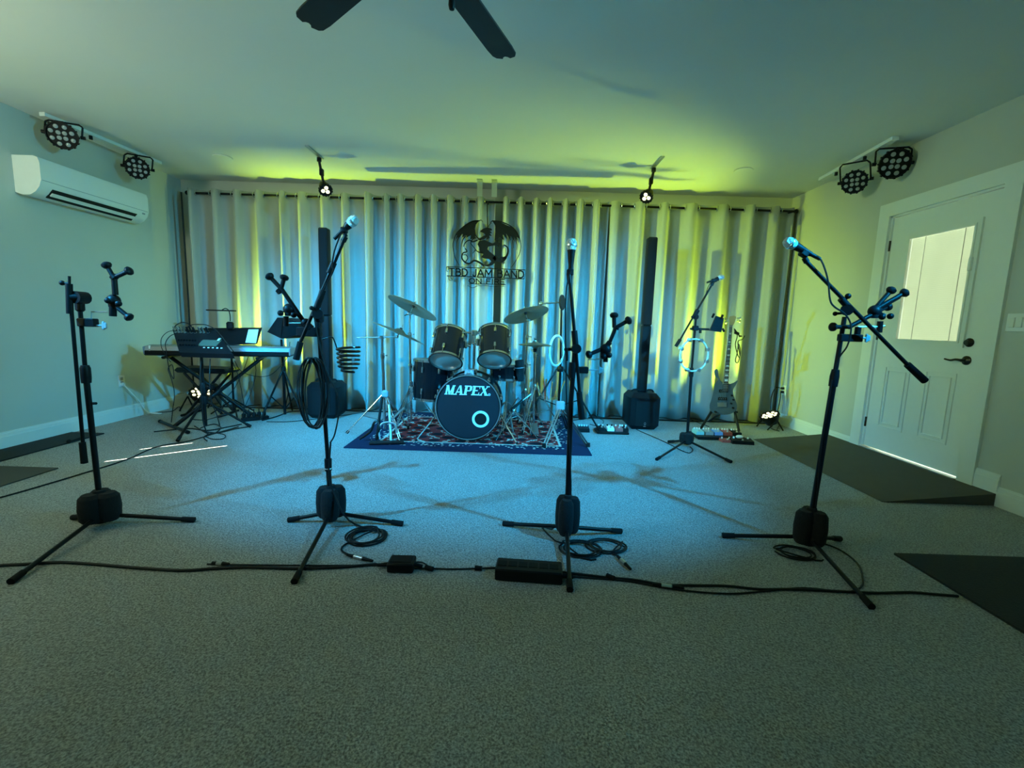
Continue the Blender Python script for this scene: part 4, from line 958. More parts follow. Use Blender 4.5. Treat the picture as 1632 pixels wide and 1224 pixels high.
def stand(label, base, top, hubz, R, a0, clutches, boom=None, topz_piece=None, name='cymbal_stand', tilt=None):
    t = thing(name, label, 'drum stand', (base[0], base[1], RZ)); b_ = V((base[0], base[1], RZ+.05)); tp_ = V(top)
    zs = [b_.z]+[c_ for c_ in clutches]+[tp_.z]; rs = [.0135, .0110, .0090, .0075]
    def at_(z): return b_+(tp_-b_)*((z-b_.z)/(tp_.z-b_.z))
    for i in range(len(zs)-1):
        MB().tube(at_(zs[i]), at_(zs[i+1]), rs[min(i, 3)]).build('tube', 'chrome', t)
    for z in clutches:
        p_ = at_(z); mb = MB().lathe([(0,-.03),(.017,-.03),(.019,-.01),(.019,.014),(.014,.02),(0,.02)], p_, (0,0,1), n=16)
        mb.tube(p_, p_+V((.038,-.01,0)), .004, n=6).box(p_+V((.042,-.012,0)), (.010,.022,.014), bev=.003).build('height_clutch', 'chrome', t)
    MB().lathe([(0,-.03),(.022,-.03),(.026,0),(.026,.02),(.018,.035),(0,.035)], V((base[0], base[1], hubz)), (0,0,1), n=16).build('leg_collar', 'chrome', t)
    tripod(None, t, base, hubz, R, a0)
    return t
# left high cymbal stand
pA = V((P(655, 600, 4.66).x, 4.66)); st = stand('chrome cymbal stand carrying the large high cymbal on the left', pA, P(653, 502, 4.64), .42, .33, .25, [.66, .98])
MB().box(P(653, 500, 4.64), (.05,.03,.03), bev=.006).tube(P(653, 500, 4.64), k1-V((.36,.27,.89))*.008, .0055, n=8).build('cymbal_tilter', 'chrome', st)
MB().tube(P(652, 500, 4.64), P(645, 503, 4.60), .006).build('tilter_wing', 'chrome', st)
# left boom stand for the lower cymbal
pB = FL(611, 690); pB = V((P(613, 640, 4.32).x, 4.32)); Yb = 4.32
st = stand('chrome boom stand with a long horizontal arm on the far left of the rug', pB, P(609, 540, Yb), .40, .36, 1.2, [.78])
MB().tube(P(568, 538, Yb-.03), P(634, 537, Yb-.03), .0055, n=8).build('boom_arm', 'chrome', st)
MB().box(P(609, 538, Yb-.015), (.035,.06,.035), bev=.007).build('boom_clamp', 'chrome', st)
MB().tube(P(633, 537, Yb-.03), k2-V((.38,.10,.92))*.005, .006, n=8).ball(P(633, 537, Yb-.03), .014).build('cymbal_tilter', 'chrome', st)
# remote pedal below it
pd = thing('pedal_stand', 'chrome legged pedal frame in front of the far left cymbal stand', 'drum pedal', (pB.x-.02, 4.05, RZ))
q_ = lambda a, b, Y: P(a, b, Y)
MB().tube(P(609, 632, 4.12), V((P(600, 700, 4.02).x, 4.02, RZ+.02)), .0125).build('black_strut', 'bmetal', pd)
MB().tube(P(620, 645, 4.10), V((P(623, 703, 4.0).x, 4.0, RZ+.02)), .013).tube(P(620, 672, 4.05), V((P(644, 660, 4.2).x, 4.2, P(644, 650, 4.2).z)), .010).build('front_strut', 'steel', pd)
MB().sweep([P(606, 700, 3.98), P(604, 688, 4.0), P(608, 676, 4.02), P(620, 673, 4.03), P(630, 677, 4.02), P(632, 690, 4.0)], .009, n=8, smooth=4).build('curved_yoke', 'steel', pd)
MB().box(P(614, 628, 4.16), (.065, .05, .075), bev=.018).build('collar', 'gplas', pd)
MB().box((P(616, 708, 3.95).x, 3.96, RZ+.012), (.30, .09, .018), x=(1, .22, 0), y=(0,1,0), bev=.008).build('foot_board', 'bmetal', pd)
MB().sweep([V((P(572, 690, 4.0).x, 4.02, RZ+.02)), P(590, 688, 4.02), P(596, 674, 4.03), P(602, 672, 4.03), P(604, 684, 4.0), V((P(600, 700, 4.0).x, 4.0, RZ+.02))], .011, n=8, smooth=4).build('side_loop', 'bmetal', pd)
# right high cymbal stand
pC = V((P(837, 620, 4.70).x, 4.70)); st = stand('chrome cymbal stand carrying the high cymbal on the right', pC, P(841, 510, 4.68), .42, .30, .8, [.70, .99])
MB().box(P(841, 510, 4.68), (.05,.03,.03), bev=.006).tube(P(841, 510, 4.68), k3-V((-.27,.29,.92))*.008, .0055, n=8).build('cymbal_tilter', 'chrome', st)
# hi-hat stand
hx = V((P(853, 600, 4.75).x, 4.75)); st = stand('chrome hi-hat stand right of the drums with splayed legs', hx, hh_-V((0,0,.055)), .46, .30, .1, [.80], name='hi_hat_stand')
MB().tube(hh_-V((0,0,.06)), hh_+V((0,0,.10)), .0032, n=6).build('pull_rod', 'chrome', st)
MB().lathe([(0,-.095),(.016,-.095),(.022,-.065),(.022,-.054),(0,-.054)], hh_, (0,0,1), n=14).build('cymbal_seat', 'black', st)
MB().quadbox([(hx.x-.045, 4.48, RZ+.006), (hx.x+.045, 4.48, RZ+.006), (hx.x+.04, 4.74, RZ+.05), (hx.x-.04, 4.74, RZ+.05),
  (hx.x-.045, 4.48, RZ+.016), (hx.x+.045, 4.48, RZ+.016), (hx.x+.04, 4.74, RZ+.06), (hx.x-.04, 4.74, RZ+.06)]).build('foot_plate', 'steel', st, smooth=False)
# bass drum pedal seen right behind the drum: small chrome tripod beside it
st = stand('low chrome stand with a slanting black arm right of the bass drum', V((P(818, 660, 4.35).x, 4.35)), P(812, 655, 4.35), .26, .25, 1.9, [], name='low_stand')
MB().tube(P(812, 655, 4.35), P(833, 638, 4.40), .014, n=10).build('black_sleeve', 'bmetal', st)
MB().tube(P(831, 640, 4.40), P(846, 628, 4.44), .008, n=10).build('upper_arm', 'chrome', st)
# black tube hanging beside the snare
hb_ = thing('stick_bag', 'dark tube-shaped holder hanging right of the toms', 'stick holder', P(829, 591, 4.5))
MB().lathe([(0,-.105),(.030,-.105),(.036,-.06),(.042,-.02),(.045,.10),(.042,.108),(.036,.104),(0,.06)], P(829, 591, 4.5), (-.12, 0, 1), n=20).build('tube', 'foam', hb_)
MB().torus(P(828, 586, 4.5), .045, .004, axis=(-.12,0,1)).build('band', 'gplas', hb_)
# wire brushes fan
wb = thing('wire_brush', 'fan of wire brushes above the low stand right of the bass drum', 'wire brushes', P(833, 640, 4.6))
MB().tube(P(836, 647, 4.6), P(831, 637, 4.6), .010, n=8).build('brush_handle', 'bmetal', wb)
mb = MB()
for k in range(14):
    f_ = k/13; mb.tube(P(831, 638, 4.6), P(816+14*f_, 622-8*math.sin(PI*f_*.7), 4.6-.03+.06*((k*7)%5)/5), .0016, n=4)
mb.build('wire_bristles', 'gplas', wb)
# percussion boom stand with a round pad, behind on the right
bs = thing('percussion_stand', 'black tripod stand right of the drums with a round pad on its boom', 'percussion stand', (P(889, 650, 5.0).x, 5.0, 0))
bsx = P(890, 650, 5.0).x
MB().tube((bsx, 5.0, .10), P(893, 594, 5.0), .014).tube(P(893, 594, 5.0), P(895, 486, 5.0), .0115).build('pole', 'bmetal', bs)
for (fx, fy) in ((-.33, -.20), (.34, -.18), (.03, .30)):
    hub = V((bsx, 5.0, P(890, 588, 5.0).z)); f_ = V((bsx+fx*1.25, 5.0+fy, .012))
    mb = MB().tube(hub+V((fx*.12, fy*.12, 0)), f_, .0095, n=8).tube(V((bsx, 5.0, .22)), hub+(f_-hub)*.52, .006, n=6); mb.build('leg', 'bmetal', bs)
MB().lathe([(0,-.03),(.03,-.03),(.04,0),(.03,.03),(0,.03)], V((bsx, 5.0, P(890, 588, 5.0).z)), (0,0,1)).build('leg_hub', 'black', bs)
MB().tube(P(862, 484, 4.95), P(896, 482, 4.95), .0085).ball(P(862, 484, 4.95), .024).build('boom_arm', 'chrome', bs)
MB().lathe([(0,-.012),(.078,-.012),(.085,0),(.078,.012),(.03,.014),(0,.014)], P(896, 482, 4.97), (1, -.45, .05), n=28).build('round_pad', 'foam', bs)
# white ring hung on it
rp_ = P(887, 559, 4.90)
tag(MB().torus(rp_, .145, .013, axis=(.80, -.60, 0), n=48, m=10, sy=1.12, up=(0,0,1)).build('white_ring', 'wplas'), 'pale white ring hanging on the black stand right of the drums', 'ring')
# A-shaped stand at the right front of the rug
af = thing('folded_stand', 'dark A-shaped stand legs on the right front of the rug', 'drum stand', (P(893, 690, 4.15).x, 4.15, RZ))
hub = P(893, 645, 4.30)
MB().box(hub+V((0,0,-.03)), (.085, .05, .13), bev=.012).build('clamp_block', 'gplas', af)
for a, Y in (((867, 711), 3.98), ((938, 698), 4.05), ((905, 668), 4.75)):
    f_ = P(a[0], a[1], Y); f_.z = RZ+.012
    mb = MB(); 
    for s_ in (-.012, .012): mb.tube(hub+V((s_, 0, -.02)), f_+V((s_, 0, 0)), .0075, n=8)
    lo = mb.build('leg', 'steel' if a[0] == 867 else 'bmetal', af); MB().tube(f_-V((0,0,.006)), f_+V((0,0,.03)), .020, .017, n=10).build('rubber_foot', 'rubber', lo)
# bucket with sticks
bk = thing('bucket', 'frosted bucket on the floor right of the drums, full of drumsticks', 'bucket', (P(872, 655, 5.25).x, 5.25, .0))
bkc = V((P(872, 655, 5.25).x, 5.25, .012))
MB().lathe([(0, 0), (.105, 0), (.128, .24), (.133, .24), (.133, .25), (.124, .25), (.102, .006), (0, .006)], bkc, (0,0,1), n=32).build('pail', 'clear', bk)
MB().sweep([bkc+V((math.cos(a)*.133, -.0, .235))+V((0, -.12*math.sin(a), .05*math.sin(a))) for a in [PI*k/12 for k in range(13)]], .0025, n=6).build('bail_handle', 'steel', bk)
for k, (dx, lean, mt_) in enumerate(((-.07, -.06, 'wood'), (-.045, .02, 'wood'), (-.02, -.03, 'redp'), (.0, .05, 'wood'), (.03, -.02, 'screen'), (.055, .07, 'wood'), (.075, .12, 'neckwood'))):
    b_ = bkc+V((dx*.6, -.02+.02*(k % 3), .02)); tp_ = bkc+V((dx+lean, .0+.02*(k % 2), .44+.015*((k*3) % 4)))
    tag(MB().tube(b_, tp_-(tp_-b_)*.06, .0085, .0075, n=8).ball(tp_-(tp_-b_)*.05, .008, sc=(1,1,1.8), axis=(tp_-b_), n=8, m=6).build('drumstick', mt_),
        'drumstick standing in the frosted bucket right of the drums', 'drumstick', 'drumsticks in the bucket')

# ------------------------------------------------------------------ hanging sign
def SP(x, y): return P(680+x/7.65, 320+y/7.65, 5.36)
sg = thing('wall_sign', 'black cut-out sign with a winged dragon above lettering, hanging before the curtain', 'sign', SP(720, 560))
def splate(mb, pts, th=.005):
    v = [SP(*p) for p in pts]; A = [mb.bm.verts.new(p-V((0,th/2,0))) for p in v]; B = [mb.bm.verts.new(p+V((0,th/2,0))) for p in v]; n = len(v)
    mb.bm.faces.new(A); mb.bm.faces.new(B[::-1])
    for i in range(n): mb.bm.faces.new((A[i], A[(i+1)%n], B[(i+1)%n], B[i]))
def stroke(mb, pts, w0, w1=None, k=5):
    w1 = w0 if w1 is None else w1; pp = catmull([V((a, b, 0)) for a, b in pts], k); n = len(pp); Lp, Rp = [], []
    for i, p in enumerate(pp):
        d = (pp[min(i+1, n-1)]-pp[max(i-1, 0)]).normalized(); q = V((-d.y, d.x, 0)); w_ = (w0+(w1-w0)*i/(n-1))/2
        Lp.append((p+q*w_)); Rp.append((p-q*w_))
    for i in range(n-1): splate(mb, [(Lp[i].x, Lp[i].y), (Lp[i+1].x, Lp[i+1].y), (Rp[i+1].x, Rp[i+1].y), (Rp[i].x, Rp[i].y)])
wl_ = MB()
splate(wl_, [(640,240),(600,236),(540,255),(470,300),(400,355),(350,430),(372,412),(355,470),(400,425),(380,470),(440,400),(430,450),(500,400),(480,450),(540,420),(530,470),(590,450),(600,400),(588,340),(600,290)])
stroke(wl_, [(640,245),(560,250),(470,300),(370,390),(325,500),(325,600),(350,700),(400,790)], 16, 5)
stroke(wl_, [(500,400),(440,480),(420,580),(430,680)], 12, 3); stroke(wl_, [(400,425),(365,510),(360,600)], 10, 3); stroke(wl_, [(640,245),(665,236),(685,262)], 12, 3)
wl_.build('wing', 'sign', sg, smooth=False)
wr_ = MB()
splate(wr_, [(800,245),(850,252),(900,262),(960,290),(1030,320),(1090,370),(1140,470),(1100,440),(1110,500),(1060,420),(1070,500),(1010,400),(1030,490),(970,400),(980,470),(930,410),(940,480),(890,440),(860,500),(830,480),(840,380),(835,300)])
stroke(wr_, [(800,245),(900,255),(1010,300),(1090,370),(1140,480),(1145,600),(1100,710),(1030,815)], 15, 5)
stroke(wr_, [(1010,400),(1050,500),(1060,580)], 10, 3); stroke(wr_, [(1060,420),(1100,520),(1100,600)], 10, 3); stroke(wr_, [(800,245),(780,262),(785,280)], 12, 3); stroke(wr_, [(790,265),(760,300),(745,330)], 6, 4)
wr_.build('wing', 'sign', sg, smooth=False)
bd_ = MB()
splate(bd_, [(650,370),(690,340),(735,325),(790,340),(800,360),(770,365),(800,395),(770,395),(795,430),(765,425),(770,455),(730,470),(735,440),(700,470),(660,480),(620,475),(690,430),(715,420),(700,395),(660,380)])
splate(bd_, [(640,490),(700,475),(760,500),(800,520),(860,500),(900,520),(880,560),(830,545),(790,550),(750,560),(740,590),(770,620),(820,660),(850,700),(830,760),(790,790),(740,800),(700,790),(760,770),(790,740),(760,710),(710,705),(665,690),(690,650),(650,620),(640,570),(620,530)])
stroke(bd_, [(900,700),(960,690),(990,630),(985,570),(940,535)], 34, 12); stroke(bd_, [(820,680),(860,720),(920,735),(970,690)], 60, 24)
stroke(bd_, [(700,795),(640,750),(580,730),(520,765),(470,750),(430,700),(440,640),(490,620),(470,580)], 26, 12)
stroke(bd_, [(470,750),(500,700),(480,660),(440,660)], 12, 6); stroke(bd_, [(620,480),(560,500),(520,480),(470,510),(450,560)], 18, 8)
stroke(bd_, [(600,450),(560,470),(540,520),(570,560),(600,600)], 14, 8); stroke(bd_, [(660,480),(610,440),(590,400)], 14, 10); stroke(bd_, [(690,640),(620,620),(600,600),(560,640)], 16, 6)
bd_.build('dragon_body', 'sign', sg, smooth=False)
br_ = MB()
for a, b, w_ in (((245, 803), (1200, 843), 10), ((245, 915), (1190, 952), 10), ((515, 1010), (965, 1022), 7)): stroke(br_, [a, ((a[0]+b[0])/2, (a[1]+b[1])/2), b], w_)
stroke(br_, [(245,805),(240,850),(262,862)], 8, 4); stroke(br_, [(1200,843),(1204,890),(1190,950)], 5); stroke(br_, [(270,930),(275,965),(310,970),(305,945)], 8, 3); stroke(br_, [(500,1035),(560,1062),(620,1040),(720,1036),(800,1045),(900,1040),(960,1050)], 5, 3)
br_.build('name_bar', 'sign', sg, smooth=False)
ta, tb = SP(720, 872), SP(735, 980)
GL = {'T': (.62, [[(0,1),(.62,1)], [(.31,1),(.31,0)]]), 'B': (.60, [[(.04,0),(.04,1),(.38,1),(.52,.88),(.52,.66),(.38,.54),(.04,.54)], [(.38,.54),(.58,.40),(.58,.14),(.42,0),(.04,0)]]),
      'D': (.66, [[(.04,0),(.04,1),(.34,1),(.56,.84),(.64,.5),(.56,.16),(.34,0),(.04,0)]]), 'J': (.42, [[(.38,1),(.38,.16),(.28,0),(.12,0),(.02,.16)]]),
      'A': (.74, [[(.02,0),(.37,1),(.72,0)], [(.16,.34),(.58,.34)]]), 'M': (.86, [[(.04,0),(.10,1),(.43,.30),(.76,1),(.82,0)]]), 'N': (.70, [[(.04,0),(.04,1),(.64,0),(.64,1)]]),
      'O': (.78, [[(.39+.36*math.cos(t), .5+.5*math.sin(t)) for t in [2*PI*k/16 for k in range(17)]]]), 'F': (.54, [[(.04,0),(.04,1),(.52,1)], [(.04,.55),(.44,.55)]]), 'I': (.20, [[(.1,0),(.1,1)]]),
      'R': (.62, [[(.04,0),(.04,1),(.40,1),(.56,.86),(.56,.64),(.40,.50),(.04,.50)], [(.34,.50),(.60,0)]]), 'E': (.56, [[(.54,0),(.04,0),(.04,1),(.54,1)], [(.04,.52),(.46,.52)]]), ' ': (.34, [])}
def sign_word(txt, x0, x1, yb0, yb1, h, wt, name):
    tot = sum(GL[c][0]+.14 for c in txt)-.14; sx = (x1-x0)/tot; u = 0; mb = MB()
    for c in txt:
        for line in GL[c][1]:
            for (ax_, ay_), (bx_, by_) in zip(line, line[1:]):
                def q(a, b): fx = x0+(u+a)*sx; return V((fx, yb0+(yb1-yb0)*(fx-x0)/(x1-x0)-b*h, 0))
                p_, r_ = q(ax_, ay_), q(bx_, by_); d = (r_-p_).normalized(); n_ = V((-d.y, d.x, 0))*wt/2; p_ -= d*wt*.3; r_ += d*wt*.3
                splate(mb, [((p_+n_).x, (p_+n_).y), ((r_+n_).x, (r_+n_).y), ((r_-n_).x, (r_-n_).y), ((p_-n_).x, (p_-n_).y)])
        u += GL[c][0]+.14
    return mb.build(name, 'sign', sg, smooth=False)
sign_word('TBD JAM BAND', 275, 1185, 908, 940, 84, 15, 'lettering')
sign_word('ON FIRE', 515, 950, 1004, 1018, 58, 11, 'lettering')
MB().sweep([SP(745, 330), SP(740, 200), SP(738, 60), V((SP(738,0).x, YR-.02, ZR))], .006, n=6).build('hanger', 'bmetal', sg)

# ------------------------------------------------------------------ keyboard corner
def zY(px_, py_, z):                 # the point seen there that lies at height z
    return FL(px_, py_, z)
KA, KB_ = P(228, 567, 4.42), P(462, 557, 4.75)
kz = (KA.z+KB_.z)/2; KA.z = kz; KB_.z = kz
kd = (KB_-KA).normalized(); kn = V((-kd.y, kd.x, 0)); kc = (KA+KB_)/2+kn*.17; KL = (KB_-KA).length
kb = thing('keyboard', 'long silver stage keyboard on an X-shaped stand by the left wall', 'keyboard', (kc.x, kc.y, kz-.045))
MB().box(kc+V((0,0,-.012)), (KL, .335, .055), x=kd, y=kn, bev=.012).build('lower_case', 'black', kb)
prof = [(-.1675, -.0), (-.150, .040), (-.02, .052), (-.01, .028), (.1675, .020), (.1675, .0)]
MB().plate(prof, kc+V((0,0,.012)), kn, (0,0,1), KL*.995).build('upper_case', 'silver', kb, smooth=False)
kk = MB(); nk = 52
for i in range(nk):
    c_ = kc+kd*(-KL*.46+KL*.92*(i+.5)/nk)+kn*.085+V((0,0,.040)); kk.box(c_, (KL*.92/nk*.93, .135, .016), x=kd, y=kn)
kk.build('white_keys', 'key', kb, smooth=False)
kk = MB()
for i in range(nk):
    if i % 7 in (2, 6): continue
    c_ = kc+kd*(-KL*.46+KL*.92*(i+1)/nk)+kn*.055+V((0,0,.054)); kk.box(c_, (KL*.92/nk*.5, .085, .014), x=kd, y=kn)
kk.build('black_keys', 'shell', kb, smooth=False)
for s_ in (-1, 1): MB().box(kc+kd*s_*(KL/2-.006)+V((0,0,.012)), (.014, .34, .075), x=kd, y=kn, bev=.004).build('end_cap', 'silver', kb)
MB().box(kc-kn*.155+kd*(-KL*.46)+V((0,0,.035)), (.012, .012, .05), x=kd, y=kn).build('rear_stripe', 'decal', kb)
# X stand
xs_ = thing('keyboard_stand', 'black X-shaped stand under the long keyboard', 'keyboard stand', (kc.x, kc.y, 0))
tz = kz-.045
TL, TR = P(264, 577, 4.50), P(412, 573, 4.70)
BLf, BRf = FL(275, 684), FL(402, 664)
TL.z = TR.z = tz-.012
BLf.z = BRf.z = .02
for a, b, dy in ((TL, BRf, -.02), (TR, BLf, .02)):
    mb = MB(); a = a+kn*.12; b2_ = V((b.x, b.y, b.z)); mb.tube(a+V((0,dy,0)), b2_+V((0,dy,0)), .019); mb.build('cross_tube', 'bmetal', xs_)
piv = (TL+kn*.12+BRf)/2
MB().tube(piv-kn*.05, piv+kn*.05, .032).tube(piv-kn*.06, piv-kn*.085, .022).build('pivot_lock', 'black', xs_)
for a in (TL, TR):
    MB().box(a+kn*.12, (.035, .34, .028), x=kd, y=kn, bev=.008).build('support_arm', 'bmetal', xs_)
for a, lab in ((BLf, 0), (BRf, 1)):
    a2, b2_ = a-kn*.17+kd*.02, a+kn*.19-kd*.02
    if lab == 0: a2, b2_ = FL(300, 692), FL(255, 674)
    else: a2, b2_ = FL(418, 668), FL(386, 655)
    a2.z = b2_.z = .018
    fo = MB().tube(a2, b2_, .015).build('foot_bar', 'bmetal', xs_)
    for p_, q in ((a2, b2_), (b2_, a2)): MB().tube(p_, p_+(q-p_).normalized()*.035, .0178, n=10).build('end_cap', 'rubber', fo)
# bench behind
bn = thing('keyboard_bench', 'padded black bench standing behind the keyboard', 'bench', (P(331, 600, 5.0).x, 5.0, 0))
bc_ = P(332, 589, 5.0)
MB().box(bc_, (.56, .30, .055), bev=.024).build('seat_pad', 'black', bn)
for s_ in (-1, 1):
    for t_ in (-1, 1):
        a_ = bc_+V((t_*.20, s_*.10, -.03)); f_ = V((bc_.x-t_*.20, 5.0+s_*.10, .018)); MB().tube(a_, f_, .014).build('leg', 'bmetal', bn)
for t_ in (-1, 1): MB().tube((bc_.x+t_*.20, 4.82, .016), (bc_.x+t_*.20, 5.18, .016), .014).build('foot_bar', 'bmetal', bn)
# mixer on its own tripod
mx = thing('mixer', 'tilted black mixing console full of cables, in front of the keyboard', 'mixer', P(325, 562, 4.1))
m0, m1, m2, m3 = P(286, 566, 4.02), P(371, 560, 4.02), P(343, 524, 4.34), P(275, 527, 4.34)
m0.z = m1.z = (m0.z+m1.z)/2; m2.z = m3.z = (m2.z+m3.z)/2
mu = (m1-m0).normalized(); mv = (m3-m0); mvn = mv.normalized(); mn_ = mu.cross(mvn).normalized(); th_ = .05
if mn_.z < 0: mn_ = -mn_
MB().quadbox([m0-mn_*th_, m1-mn_*th_, m2-mn_*th_, m3-mn_*th_, m0, m1, m2, m3]).build('chassis', 'black', mx, smooth=False)
def MP(u, v, h=0): return (m0*(1-u)+m1*u)*(1-v)+(m3*(1-u)+m2*u)*v+mn_*h
W_ = (m1-m0).length
MB().box(MP(.68, .42, .002), (W_*.36, .10, .004), x=mu, y=mvn).build('display', 'lcd', mx, smooth=False)
for k in range(5): MB().box(MP(.52+.085*k, .22, .003), (.016, .009, .006), x=mu, y=mvn).build('button', 'decal', mx, smooth=False)
for r_ in range(2):
    for k in range(7): MB().lathe([(0, 0), (.009, 0), (.008, .014), (0, .015)], MP(.06+.058*k, .30+.2*r_), mn_, n=10).build('knob', 'black', mx)
MB().box(MP(.93, .58, .003), (.020, .040, .006), x=mu, y=mvn).build('side_buttons', 'decal', mx, smooth=False)
plugs = [(.06, .86), (.13, .86), (.20, .87), (.27, .86), (.35, .86), (.42, .86), (.50, .86), (.62, .88), (.70, .88), (.80, .88)]
for k, (u_, v_) in enumerate(plugs):
    p_ = MP(u_, v_); MB().lathe([(.011, 0), (.013, .001), (.013, .004), (0, .005)], p_, mn_, n=12).build('jack', 'steel', mx)
    tag(MB().tube(p_+mn_*.004, p_+mn_*.062, .0085, .0075, n=8).build('audio_plug', 'steel' if k in (0, 1, 2, 3, 7, 8) else 'black'), 'audio plug standing in the top row of jacks on the mixing console', 'plug', 'audio plugs in the mixer')
ms = thing('mixer_stand', 'black tripod stand under the mixing console', 'equipment stand', FL(328, 684))
mb_ = FL(328, 686); mt_ = MP(.5, .45, -th_)
pole_top = V((mb_.x, mb_.y, mt_.z-.03))
MB().tube((mb_.x, mb_.y, .05), (mb_.x, mb_.y, .42), .0165).build('lower_pole', 'bmetal', ms)
MB().tube((mb_.x, mb_.y, .40), pole_top, .0135).build('upper_pole', 'bmetal', ms)
MB().lathe([(0,-.05),(.028,-.05),(.030,.03),(.02,.05),(0,.05)], (mb_.x, mb_.y, .42), (0,0,1)).tube((mb_.x, mb_.y, .43), (mb_.x+.05, mb_.y-.02, .43), .010).build('height_clutch', 'black', ms)
MB().box(V((mt_.x, mb_.y+.0, mt_.z-.022)), (.22, .26, .015), x=mu, y=mvn).build('tray', 'bmetal', ms, smooth=False)
hub = V((mb_.x, mb_.y, .30))
MB().lathe([(0,-.04),(.03,-.04),(.034,0),(.03,.04),(0,.04)], hub, (0,0,1)).build('leg_hub', 'black', ms)
for a in (FL(283, 705), FL(400, 682), FL(318, 655)):
    a.z = .014; lo = MB().tube(hub, a, .0115).tube(V((mb_.x, mb_.y, .10)), hub+(a-hub)*.5, .006, n=6).build('leg', 'bmetal', ms)
    MB().tube(a-(a-hub).normalized()*.05, a, .0145, .016).build('rubber_foot', 'rubber', lo)
# music desk with lamp and sheet
md = thing('music_stand', 'wide dark music desk behind the mixing console, with a white sheet at its right end', 'music stand', (P(372, 640, 4.95).x, 4.95, 0))
d0, d1, d2, d3 = P(320, 552, 4.88), P(409, 548, 4.88), P(417, 522, 5.0), P(316, 523, 5.0)
MB().quadbox([d0, d1, d1+V((0,.012,0)), d0+V((0,.012,0)), d3, d2, d2+V((0,.012,0)), d3+V((0,.012,0))]).build('desk', 'black', md, smooth=False)
MB().box((d0+d1)/2+V((0,-.02,0)), ((d1-d0).length, .05, .008)).build('ledge', 'black', md, smooth=False)
MB().tube((P(372, 640, 5.0).x, 5.0, .05), P(368, 545, 4.98), .011).build('pole', 'bmetal', md)
for k in range(3):
    a = 1.2+2*PI*k/3; c_ = V((P(372, 640, 5.0).x, 5.0, 0)); MB().tube(c_+V((0,0,.18)), c_+V((math.cos(a)*.24, math.sin(a)*.24, .012)), .008, n=8).build('leg', 'bmetal', md)
s0, s1_, s2_, s3_ = P(391, 546, 4.87), P(408, 547, 4.87), P(412, 525, 4.975), P(396, 525, 4.975)
tag(MB().quadbox([s0, s1_, s1_+V((0,.002,0)), s0+V((0,.002,0)), s3_, s2_, s2_+V((0,.002,0)), s3_+V((0,.002,0))]).build('paper_sheet', 'paper', smooth=False), 'white sheet standing at the right end of the music desk', 'paper')
lm = thing('clip_lamp', 'thin bar lamp clipped to the top of the music desk, switched off', 'lamp', P(367, 520, 4.97))
MB().box(P(367, 519, 4.965), (.07, .05, .085), bev=.014).build('clip', 'black', lm)
MB().sweep(px([(367, 512), (367, 505), (366, 499), (364, 494), (359, 491.5), (354, 494)], 4.96), .005, n=7, smooth=4).build('gooseneck', 'black', lm)
MB().box(P(352.5, 494.8, 4.95), (.31, .045, .014), bev=.005).build('light_bar', 'black', lm)
# small wedge speaker on a tripod
ws = thing('monitor_speaker', 'small black wedge speaker on a tripod, right of the keyboard', 'loudspeaker', P(452, 540, 4.95))
Yw = 4.95; f0 = [P(426, 529, Yw-.02), P(449, 540, Yw-.12), P(457, 508, Yw-.10), P(441, 506, Yw)]
b0_ = [p + V((.0, .22, 0)) for p in f0]
bk0, bk1, bk2 = P(475, 533, Yw+.05), P(474, 512, Yw+.05), P(459, 506, Yw+.05)
mb = MB()
fr_ = [P(426, 529, Yw), P(449, 540, Yw-.10), P(459, 539, Yw-.10), P(474, 533, Yw), P(475, 514, Yw), P(460, 507, Yw-.07), P(442, 506, Yw-.02)]
A = [mb.bm.verts.new(p) for p in fr_]; B = [mb.bm.verts.new(V((p.x*.985, Yw+.20, p.z))) for p in fr_]
mb.bm.faces.new(A); mb.bm.faces.new(B[::-1])
for i in range(7): mb.bm.faces.new((A[i], A[(i+1) % 7], B[(i+1) % 7], B[i]))
mb.build('cabinet', 'black', ws, smooth=False)
gp = [P(428, 528, Yw-.013), P(447.5, 537.5, Yw-.105), P(451, 509, Yw-.065), P(442, 508, Yw-.03)]
mb = MB(); A = [mb.bm.verts.new(p-V((0,.004,0))) for p in gp]; B = [mb.bm.verts.new(p+V((0,.004,0))) for p in gp]
mb.bm.faces.new(A); mb.bm.faces.new(B[::-1])
for i in range(4): mb.bm.faces.new((A[i], A[(i+1) % 4], B[(i+1) % 4], B[i]))
mb.build('front_grille', 'rubber', ws, smooth=False)
wt = thing('speaker_stand', 'black tripod stand under the small wedge speaker', 'speaker stand', (P(454, 657, Yw).x, Yw+.03, 0))
wx = P(452, 600, Yw+.03).x
MB().tube((wx, Yw+.03, .03), (wx, Yw+.03, .55), .0150).build('lower_pole', 'bmetal', wt)
MB().tube((wx, Yw+.03, .5), (wx-.01, Yw+.03, P(450, 541, Yw+.03).z), .0125).build('upper_pole', 'bmetal', wt)
MB().lathe([(0,-.03),(.024,-.03),(.026,.0),(.022,.03),(0,.03)], (wx, Yw+.03, P(454, 588, Yw+.03).z), (0,0,1)).build('leg_hub', 'black', wt)
hub = V((wx, Yw+.03, P(454, 588, Yw+.03).z))
for a in (P(415, 659, 4.75), P(485, 664, 4.80), P(466, 655, 5.30)):
    a.z = .013; MB().tube(hub, a, .0105).tube(V((wx, Yw+.03, .09)), hub+(a-hub)*.55, .0065, n=6).build('leg', 'bmetal', wt)
